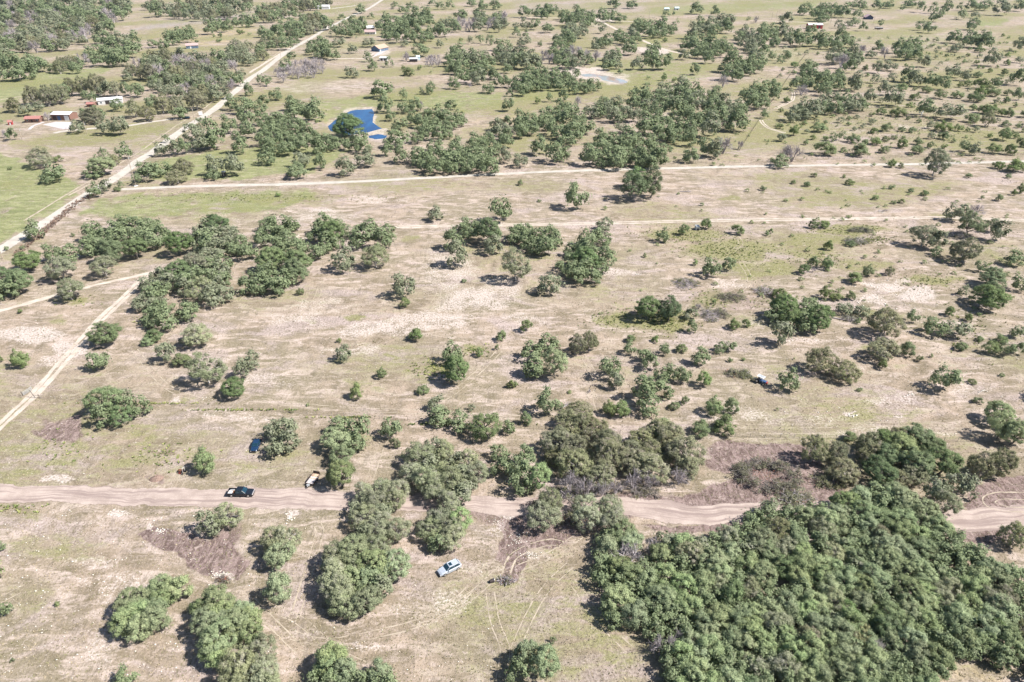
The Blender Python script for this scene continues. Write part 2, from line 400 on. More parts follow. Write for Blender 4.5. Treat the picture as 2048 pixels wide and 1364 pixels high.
# pale caliche
for cx, cy, rx, ry, s in ((60,670,75,20,.9),(140,700,30,16,.8),(120,962,50,10,.9),(640,430,80,14,.5),(640,422,30,5,.8),(760,400,70,12,.45),(900,540,60,50,.5),(950,600,80,24,.7),(860,640,90,22,.6),(760,660,90,16,.7),(640,610,80,20,.35),
    (600,640,60,14,.5),(700,700,60,12,.5),(1010,570,50,22,.5),(1060,640,60,14,.4),(1230,545,45,12,.5),(1276,548,10,3,1.0),(1770,570,50,12,.85),(1830,590,45,14,.95),(1750,600,36,10,.7),(1460,570,40,14,.5),(1540,640,90,14,.35),(1640,680,80,12,.4),(1890,650,70,12,.3),
    (1820,790,9,4,1),(1705,832,12,4,1),(1810,832,10,3,.9),(1790,800,70,12,.45),(1960,780,70,16,.4),(1700,740,60,20,.3),(360,795,12,9,.8),(415,832,12,7,.8),(580,1032,12,10,.9),(725,1296,10,6,1),(740,1300,90,10,.4),(650,1270,100,8,.4),(1030,1150,60,30,.2),
    (440,1148,16,12,1),(322,1060,14,5,1),(245,1026,20,5,.8),(180,1130,90,16,.35),(240,1180,80,40,.35),(210,1290,60,40,.35),(110,720,40,10,.4),(520,760,100,16,.4),(480,830,80,16,.3),(1250,880,120,10,.3),(1460,830,120,14,.35),(1600,840,100,14,.3),(1780,862,180,10,.4),
    (980,1060,30,14,.4),(940,1130,60,24,.3),(850,1210,120,30,.3),(420,430,60,8,.25),(1300,100,26,6,1),(1320,103,20,6,1),(1170,140,50,5,1),(1225,152,50,6,.5),(735,262,6,16,.4),(690,262,30,3,.5),(590,365,200,3,.3),(500,250,30,8,.3),(350,420,40,4,.3),
    (700,170,80,14,.3),(600,175,60,14,.35),(900,300,40,6,.3),(1300,230,50,8,.3),(1560,240,40,8,.2),(1820,255,50,3,.5),(1700,262,60,3,.4),(1530,50,30,4,.3),(760,105,26,8,.6),(1560,110,60,20,.3),(1680,105,100,12,.2),(1180,50,30,6,.4),(680,100,60,12,.25),
    (1010,1035,26,8,.7),(1080,1115,24,8,.5),(460,440,60,4,.3),(300,660,60,8,.2)):
    put(pale, ell_mask(cx, cy, rx, ry), s)
# pond banks
put(pale, poly_mask([(1112,138),(1160,134),(1195,136),(1245,152),(1266,163),(1246,172),(1200,165),(1150,156)], 4), .72)
put(pale, poly_mask([(684,222),(700,214),(745,214),(752,232),(750,250),(775,262),(775,282),(735,280),(655,262),(655,246)], 4), .6)
put(pale, poly_mask([(1165,36),(1232,36),(1230,44),(1165,42)], 3), .9)
# golden dry grass
for p, s in (([(300,60),(512,40),(520,80),(400,95),(290,80)], .5), ([(0,400),(40,420),(20,470),(-20,500)], .3), ([(640,210),(690,215),(660,250),(620,245)], .6), ([(1400,1330),(1320,1364),(1280,1250)], .2), ([(1885,1330),(2010,1325),(2060,1370),(1850,1370)], .35), ([(940,250),(1040,225),(1100,235),(1000,260)], .4)):
    put(gold, poly_mask(p, 10), s)
# mown grey fields far left
for p, s in (([(250,62),(330,40),(470,25),(512,20),(500,32),(400,48),(280,62)], .8), ([(45,108),(150,100),(120,112),(60,118)], .5), ([(512,45),(590,28),(580,40),(512,52)], .6), ([(1024,0),(1300,0),(1290,25),(1024,32)], .5), ([(1840,25),(1960,20),(1950,60),(1800,62)], .3)):
    put(grey, poly_mask(p, 6), s)
far = np.where(vis & (PY < 345), np.clip((345-PY)/60, 0, 1), 0)*np.clip(0.42+0.45*wnoise(VX, VY, 0.006, 9), 0.0, 0.75); put(green, far)
midg = np.where(vis, np.clip(0.13+0.32*wnoise(VX, VY, 0.012, 12), 0, 0.5), 0); put(green, midg)
def col_attr(name, a, b, c):
    at_ = gme.attributes.new(name, 'FLOAT_COLOR', 'POINT'); d = np.ones((len(a),4), np.float32); d[:,0] = a; d[:,1] = b; d[:,2] = c
    at_.data.foreach_set('color', d.ravel())
col_attr('soil_a', green, lush, bare); col_attr('soil_b', pale, gold, grey)

M = NT('dry_grassland')
P = M.pos(); PS = M.pos((0.35,1,1), (0,0,0.30)); PS2 = M.pos((1,0.22,1), (0,0,-0.35))
n_big = M.noise(P, 0.022, 4, 0.6); n_mid = M.noise(P, 0.11, 5, 0.62, 0.6); n_str = M.noise(PS, 0.35, 5, 0.66, 0.8); n_str2 = M.noise(PS2, 0.8, 4, 0.6, 0.4)
n_f = M.noise(P, 1.7, 5, 0.7); n_s = M.noise(P, 4.5, 3, 0.7)
A = M.n('ShaderNodeAttribute', attribute_name='soil_a'); B = M.n('ShaderNodeAttribute', attribute_name='soil_b')
sa = M.n('ShaderNodeSeparateColor'); M.l(A.outputs['Color'], sa.inputs[0]); sb = M.n('ShaderNodeSeparateColor'); M.l(B.outputs['Color'], sb.inputs[0])
n_mix = M.math('ADD', M.math('MULTIPLY', n_mid, 0.5), M.math('ADD', M.math('MULTIPLY', n_f, 0.25), M.math('MULTIPLY', n_str, 0.25)))
def brk(mask, nz, k=0.55, lo=0.30, hi=0.75):           # mask broken up by noise
    d = M.math('MULTIPLY', M.math('SUBTRACT', M.math('ADD', M.math('MULTIPLY', nz, 0.35), M.math('MULTIPLY', n_mix, 0.65)), 0.5), 2.2+2.2*k)
    gate = M.ramp(mask, 0.0, 0.25)
    return M.math('MULTIPLY', gate, M.ramp(M.math('ADD', d, mask), lo-0.05, hi+0.10))
tan = M.mix(M.ramp(n_mid, 0.34, 0.66), (0.245, 0.208, 0.140), (0.50, 0.415, 0.325))
tan = M.mix(M.math('MULTIPLY', M.ramp(n_big, 0.42, 0.60), 0.65), tan, (0.270, 0.250, 0.160))
tan = M.mix(M.math('MULTIPLY', M.ramp(n_str, 0.46, 0.66), 0.85), tan, (0.70, 0.60, 0.53))
pk = M.noise(M.pos((0.5,1,1),(0,0,0.25)), 0.07, 5, 0.65, 0.8)
tan = M.mix(M.math('MULTIPLY', M.ramp(pk, 0.50, 0.64), 0.65), tan, M.mix(M.ramp(n_f, .35, .65), (0.36,0.29,0.285), (0.68,0.60,0.575)))
tan = M.mix(M.math('MULTIPLY', M.ramp(n_str2, 0.52, 0.74), 0.55), tan, (0.215, 0.190, 0.150))
tan = M.mix(M.math('MULTIPLY', M.ramp(n_f, 0.52, 0.72), 0.45), tan, (0.52, 0.45, 0.37))
tan = M.mix(M.math('MULTIPLY', M.ramp(n_f, 0.50, 0.30), 0.55), tan, (0.200, 0.180, 0.120))
c = tan
c = M.mix(brk(sb.outputs[1], n_mid), c, M.mix(M.ramp(n_f, .3, .7), (0.42,0.34,0.19), (0.62,0.53,0.34)))
c = M.mix(brk(sb.outputs[2], n_mid), c, M.mix(M.ramp(n_mid, .3, .7), (0.34,0.31,0.29), (0.44,0.40,0.37)))
c = M.mix(M.math('MULTIPLY', brk(sa.outputs[1], n_mid, 0.5), 0.9), c, M.mix(M.ramp(n_str, .35, .65), (0.190,0.240,0.090), (0.335,0.372,0.170)))
c = M.mix(M.math('MULTIPLY', brk(sa.outputs[0], n_str, 0.9), 0.85), c, M.mix(M.ramp(n_f, .35, .65), (0.175,0.190,0.070), (0.335,0.345,0.145)))
n_b = M.noise(M.pos((1,0.45,1),(0,0,-0.5)), 0.5, 5, 0.7, 2.0)
barec = M.mix(M.ramp(n_b, .40, .60), (0.155,0.112,0.102), (0.345,0.268,0.248)); barec = M.mix(M.math('MULTIPLY', M.ramp(n_f, .52, .7), .45), barec, (0.58,0.49,0.45))
c = M.mix(M.ramp(M.math('ADD', sa.outputs[2], M.math('MULTIPLY', M.math('SUBTRACT', n_mix, 0.5), 1.3)), 0.25, 0.62), c, barec)
palec = M.mix(M.ramp(n_f, .35, .65), (0.46,0.40,0.35), (0.80,0.74,0.68))
c = M.mix(M.math('MULTIPLY', brk(sb.outputs[0], n_f, 0.95), 0.9), c, palec)
gr = M.noise(P, 2.3, 6, 0.85, 0.5)
c = M.mix(M.math('MULTIPLY', M.ramp(gr, 0.53, 0.66), 0.55), c, (0.66, 0.58, 0.52))
c = M.mix(M.math('MULTIPLY', M.ramp(gr, 0.47, 0.36), 0.60), c, (0.17, 0.150, 0.105))
c = M.mix(M.math('MULTIPLY', M.ramp(n_s, 0.60, 0.74), 0.3), c, (0.56, 0.50, 0.43))
c = M.mix(M.math('MULTIPLY', M.ramp(n_s, 0.42, 0.28), 0.5), c, (0.14, 0.125, 0.09))
c = M.mix(M.math('MULTIPLY', M.ramp(M.noise(M.pos((1,0.5,1),(0,0,0.5)), 0.55, 5, 0.75, 1.2), 0.53, 0.66), 0.5), c, (0.19, 0.165, 0.12))
c = M.mix(M.math('MULTIPLY', M.ramp(M.noise(M.pos((0.6,1,1),(0,0,-0.2)), 0.75, 5, 0.75, 1.0), 0.55, 0.68), 0.55), c, (0.66, 0.57, 0.51))
c = M.mix(1.0, c, (0.705, 0.680, 0.690), 'MULTIPLY')
M.bump(M.math('ADD', n_f, M.math('MULTIPLY', n_s, 0.5)), 0.7, 0.35)
M.b.inputs['Roughness'].default_value = 1.0; M.b.inputs['Specular IOR Level'].default_value = 0.05
GROUND = M.col(c)
tag(link('ground', gme, None, GROUND), kind='structure')

# ---------------------------------------------------------------- roads and paths (thin sheets over the ground)
def road_mat(name, a, b, spot, rut=None, wear=(0.62, 0.6, 1.4)):
    M = NT(name); P = M.pos()
    n1 = M.noise(P, 0.25, 4); n2 = M.noise(P, 2.2, 4, 0.7)
    c = M.mix(M.ramp(n1, .3, .7), a, b); c = M.mix(M.math('MULTIPLY', M.ramp(n2, .5, .72), .5), c, spot)
    uv = M.n('ShaderNodeUVMap'); uv.uv_map = 'across'
    sx = M.n('ShaderNodeSeparateXYZ'); M.l(uv.outputs[0], sx.inputs[0])
    if rut:
        st = M.noise(None, 1.0, 3, 0.6)
        cx = M.n('ShaderNodeCombineXYZ'); M.l(M.math('MULTIPLY', sx.outputs[1], 0.05), cx.inputs[0]); M.l(M.math('MULTIPLY', sx.outputs[0], 7), cx.inputs[1])
        nz = M.t.nodes[-1]
        M.l(cx.outputs[0], st.node.inputs['Vector'])
        c = M.mix(M.math('MULTIPLY', M.ramp(st, .45, .62), .8), c, rut)
    c = M.mix(1.0, c, (0.80, 0.80, 0.80), 'MULTIPLY')
    M.bump(n2, 0.4, 0.1); M.b.inputs['Roughness'].default_value = 1.0; M.b.inputs['Specular IOR Level'].default_value = 0.05
    M.col(c)
    e = M.math('SUBTRACT', 1.0, M.math('ABSOLUTE', M.math('SUBTRACT', M.math('MULTIPLY', sx.outputs[0], 2.0), 1.0)))      # 0 at the edges, 1 in the middle
    n3 = M.noise(P, wear[1], 4, 0.7)
    al = M.ramp(M.math('ADD', M.math('MULTIPLY', e, wear[2]), M.math('SUBTRACT', n3, wear[0])), -0.06, 0.10)
    tp = M.n('ShaderNodeBsdfTransparent'); mx = M.n('ShaderNodeMixShader'); M.l(al, mx.inputs[0]); M.l(tp.outputs[0], mx.inputs[1]); M.l(M.b.outputs[0], mx.inputs[2])
    M.l(mx.outputs[0], M.t.nodes['Material Output'].inputs[0]); return M.m
GRAVEL = road_mat('white_gravel', (0.44,0.41,0.37), (0.56,0.52,0.47), (0.33,0.30,0.26))
DIRT = road_mat('mauve_dirt', (0.37,0.300,0.268), (0.49,0.405,0.365), (0.62,0.53,0.48), (0.27,0.21,0.195), (0.64, 0.5, 2.2))
TRACKM = road_mat('pale_track', (0.46,0.395,0.335), (0.60,0.535,0.47), (0.37,0.32,0.26), None, (0.50, 0.45, 1.3))
RUTM = road_mat('faint_track', (0.38,0.325,0.255), (0.50,0.43,0.35), (0.30,0.26,0.20), None, (0.80, 0.5, 0.7))
CONC = plain('concrete', (0.42,0.40,0.41), 0.9)
ROADPTS = []
def smooth_line(pts, step):
    P = [at(*p) for p in pts]; out = []
    for i in range(len(P)-1):
        p0 = P[max(i-1,0)]; p1 = P[i]; p2 = P[i+1]; p3 = P[min(i+2,len(P)-1)]
        n = max(2, int((p2-p1).length/step))
        for k in range(n):
            t = k/n; out.append(0.5*((2*p1)+(p2-p0)*t+(2*p0-5*p1+4*p2-p3)*t*t+(3*p1-p0-3*p2+p3)*t**3))
    out.append(P[-1]); return out
def ribbon(name, pts, width, mat, z, step=2.0, rag=0.25, offset=0.0, seed=0, gaps=0.0, meta=True):
    line = smooth_line(pts, step); rg = random.Random(seed); V = []; F = []; UV = []
    s = 0; e = [0,0]
    for i, p in enumerate(line):
        d = (line[min(i+1,len(line)-1)]-line[max(i-1,0)]); d.z = 0; d.normalize(); nrm = Vector((-d.y, d.x, 0))
        for k in range(2): e[k] = e[k]*0.7 + rg.gauss(0, rag*0.5)
        wv = 1+0.06*math.sin(s*0.07+seed)
        a = p + nrm*(offset+width/2*wv+e[0]); b = p + nrm*(offset-width/2*wv+e[1])
        for j in range(5):
            q = a.lerp(b, j/4); V.append((q.x, q.y, z)); UV.append((j/4, s))
        if i: s += (p-line[i-1]).length
        if meta: ROADPTS.append((p.x, p.y, width/2))
    for i in range(len(line)-1):
        if gaps and rg.random() < gaps: continue
        for j in range(4): F.append((i*5+j, (i+1)*5+j, (i+1)*5+j+1, i*5+j+1))
    if not F: return
    me = np_mesh(name, V, F, 4)
    uvl = me.uv_layers.new(name='across'); vi = np.array(F).ravel(); uvl.data.foreach_set('uv', np.array(UV, np.float32)[vi].ravel())
    o = link(name, me, None, mat); tag(o, kind='structure'); return o
R1 = [(-60,532),(0,499),(95,441),(172,391),(238,351),(275,322),(308,302),(375,253),(403,236),(430,217),(457,194),(480,175),(503,155),(527,140),(562,112),(587,95),(624,75),(652,57),(677,45),(702,32),(737,17),(764,0),(800,-20),(840,-45)]
ribbon('gravel_road', R1, 6.8, GRAVEL, 0.012, 3, 0.25, seed=1)
ribbon('road_verge', [p for p in R1[3:17]], 1.8, RUTM, 0.008, 3, 0.4, 8.5, seed=2, meta=False)
ribbon('road_verge', [p for p in R1[2:5]], 1.6, RUTM, 0.008, 3, 0.3, 10.5, seed=21, meta=False)
ribbon('gravel_lane', [(236,379),(300,376),(350,373),(430,371),(512,369.5),(640,366),(762,360.5),(900,353),(1024,346.5),(1149,341.5),(1334,336.5),(1536,332),(1771,329),(1911,326),(2048,323),(2130,321)], 4.3, GRAVEL, 0.010, 3, 0.3, seed=3)
T1 = [(794,453.5),(897,452),(1024,449.5),(1189,447),(1394,441.5),(1536,439.5),(1726,437),(1861,435),(1911,435.5),(2048,441),(2140,446)]
for off in (-0.95, 0.95): ribbon('ranch_track', T1, 1.35, TRACKM, 0.014, 1.5, 0.20, off, seed=4+int(off*10))
ribbon('ranch_track', [(600,472),(540,485),(470,500),(400,515),(325,538),(275,552),(187,571),(95,596),(40,610),(-40,632)], 2.6, TRACKM, 0.010, 1.5, 0.45, seed=6)
ribbon('ranch_track', [(794,453),(740,458),(690,470),(600,478)], 2.2, TRACKM, 0.009, 1.5, 0.45, seed=7)
T2 = [(300,545),(277,567),(240,603),(207,633),(165,680),(145,702),(125,725),(100,754),(65,792),(25,829),(0,852),(-40,890)]
for off in (-0.95, 0.95): ribbon('ranch_track', T2, 1.5, TRACKM, 0.011, 1.5, 0.22, off, seed=8+int(off*10))
D1 = [(-80,984),(0,986),(120,988),(250,992),(380,994),(512,997),(600,999),(687,1001),(800,1003),(950,1008),(1050,1014),(1130,1013),(1224,1010),(1320,1022),(1400,1030),(1500,1024),(1640,1022),(1780,1030),(1930,1040),(2048,1032),(2150,1028)]
ribbon('dirt_road', D1, 6.6, DIRT, 0.014, 1.2, 0.45, seed=9)
for k, pts in enumerate(([(2060,985),(1990,985),(1965,1000),(1990,1020),(2060,1025)], [(2060,1000),(2010,998),(1990,1005),(2020,1014),(2060,1014)])):
    ribbon('tyre_track', pts, 0.5, RUTM, 0.018, 0.8, 0.1, seed=30+k)
ribbon('driveway', [(378,237.5),(357,237),(300,244),(257,251),(197,256),(137,261),(108,266)], 4.0, GRAVEL, 0.011, 3, 0.3, seed=11)
ribbon('footpath', [(58,259),(66,252),(76,248),(88,244)], 2.2, CONC, 0.011, 3, 0.2, seed=12)
for pts, wd, m in (([(270,99),(300,96),(375,92),(430,90),(480,86),(512,84)], 6, RUTM), ([(57,98),(100,97),(150,96.5),(195,95)], 6, RUTM), ([(80,119),(120,114),(155,108)], 5, RUTM), ([(470,54),(512,46),(587,32)], 7, RUTM), ([(664,17),(690,14),(712,11)], 7, GRAVEL),
    ([(1024,35),(1129,36),(1199,40),(1249,42.5),(1280,44)], 5, TRACKM), ([(1199,40),(1216,50),(1236,60)], 5, TRACKM), ([(1284,80),(1301,88),(1324,97),(1349,104),(1390,112)], 5, TRACKM), ([(1500,41),(1536,42),(1611,44.5),(1666,46),(1700,50)], 5, TRACKM),
    ([(630,119),(700,117),(728,117),(745,108)], 4, TRACKM), ([(0,200),(40,193),(60,190)], 4, RUTM), ([(1740,56),(1800,60),(1900,66)], 4, RUTM), ([(500,145),(540,120),(580,96)], 3, TRACKM)):
    ribbon('ranch_lane', pts, wd, m, 0.010, 5, 0.4, seed=len(pts)+int(wd*7))
for pts in ([(1522,240),(1527,248),(1538,256),(1555,262),(1570,266)], [(1551,217),(1566,210),(1583,201),(1587,193),(1586,184)]):
    for off in (-0.9, 0.9): ribbon('ranch_track', pts, 1.0, TRACKM, 0.011, 2, 0.15, off, seed=14)
# flattened wheel tracks in the grass
WT = [[(700,1360),(650,1290),(600,1240),(540,1215),(500,1190)], [(585,1270),(650,1285),(740,1270),(840,1245),(930,1200),(1000,1140)], [(600,1290),(700,1320),(780,1360)], [(820,1245),(900,1215),(950,1160),(905,1145)], [(580,1245),(600,1200),(640,1060),(625,1050)],
 [(980,1180),(990,1240),(1010,1300),(1000,1364)], [(1030,1300),(1060,1230),(1090,1180),(1140,1130)], [(120,800),(220,770),(300,730),(420,690)], [(270,700),(330,770),(400,800)], [(660,590),(645,570),(630,600),(600,640)], [(860,480),(850,510),(858,540),(880,580),(840,640)],
 [(1000,700),(960,740),(900,790),(820,830)], [(1160,700),(1190,760),(1160,800),(1120,820)], [(1290,700),(1220,740),(1180,790),(1210,850),(1300,880)], [(1210,860),(1300,862),(1400,870),(1550,872),(1700,868),(1900,862),(2048,868)], [(1200,845),(1350,850),(1500,852),(1700,850),(1900,846),(2048,850)],
 [(1440,590),(1480,570),(1530,560),(1560,570),(1510,600)], [(1500,700),(1520,730),(1500,760)], [(520,800),(650,815),(800,822),(950,830),(1040,835)], [(720,1010),(740,960),(760,900),(790,840)], [(360,945),(345,960),(330,985)], [(372,945),(362,965),(350,988)], [(300,720),(420,745),(520,740),(600,700)],
 [(1330,480),(1420,520),(1480,490),(1470,470)], [(1480,520),(1500,560),(1480,580)], [(520,1080),(560,1045),(590,1040)], [(40,1180),(0,1200)], [(180,760),(260,715),(300,700)], [(1130,1090),(1090,1085),(1030,1110),(1010,1150)], [(1160,1070),(1100,1110),(1040,1135)], [(500,1200),(560,1260),(600,1300)],[(1260,1300),(1200,1240),(1150,1170)]]
for k, pts in enumerate(WT):
    for off in (-0.85, 0.85): ribbon('tyre_track', pts, 0.36, RUTM, 0.009, 1.0, 0.12, off, seed=60+k, gaps=0.05, meta=False)
def sheet(name, pts, mat, z, kind='structure', sub=4, jit=0.4, seed=0):
    rg = random.Random(seed); P = [at(*p) for p in pts]; Q = []
    for i in range(len(P)):
        a, b = P[i], P[(i+1) % len(P)]
        for k in range(sub):
            q = a.lerp(b, k/sub); Q.append((q.x+rg.gauss(0,jit), q.y+rg.gauss(0,jit), z))
    me = bpy.data.meshes.new(name); me.from_pydata(Q, [], [tuple(range(len(Q)))]); me.update()
    return tag(link(name, me, None, mat), kind=kind)
sheet('concrete_pad', [(85,249),(112,243.5),(146,244),(139,257.5),(126,258)], CONC, 0.016, jit=0)
sheet('concrete_pad', [(742,116),(757,104.5),(772,101.5),(762,108)], CONC, 0.016, jit=0)
def water_mat(name, c, c2, rough):
    M = NT(name); n1 = M.noise(M.pos((1,0.3,1)), 0.09, 3)
    M.b.inputs['Roughness'].default_value = rough; M.b.inputs['Specular IOR Level'].default_value = 0.5
    M.bump(M.noise(M.pos((0.5,1,1)), 1.2, 3), 0.25, 0.15)
    return M.col(M.mix(M.ramp(n1, .4, .6), c, c2))
BLUEW = water_mat('pond_water', (0.006,0.045,0.150), (0.010,0.075,0.21), 0.12)  # blue of the reflected sky is painted into the base colour
MUDW = water_mat('muddy_water', (0.33,0.24,0.19), (0.30,0.33,0.35), 0.10)
sheet('pond_water', [(700,222),(712,219.5),(744,218.5),(748,226),(745,245),(763,257),(734,265),(700,270),(662,262),(655,252),(675,238)], BLUEW, 0.02, jit=0.25, seed=1)
sheet('pond_water', [(737,271.5),(757,268),(774,271),(772,277),(752,278.5),(738,275)], BLUEW, 0.02, jit=0.25, seed=2)
sheet('pond_water', [(1160,149.5),(1180,147),(1200,149.5),(1222,153),(1250,160),(1256,164.5),(1245,168),(1222,163.5),(1204,160),(1196,153.5),(1170,153.5)], MUDW, 0.02, jit=0.3, seed=3)

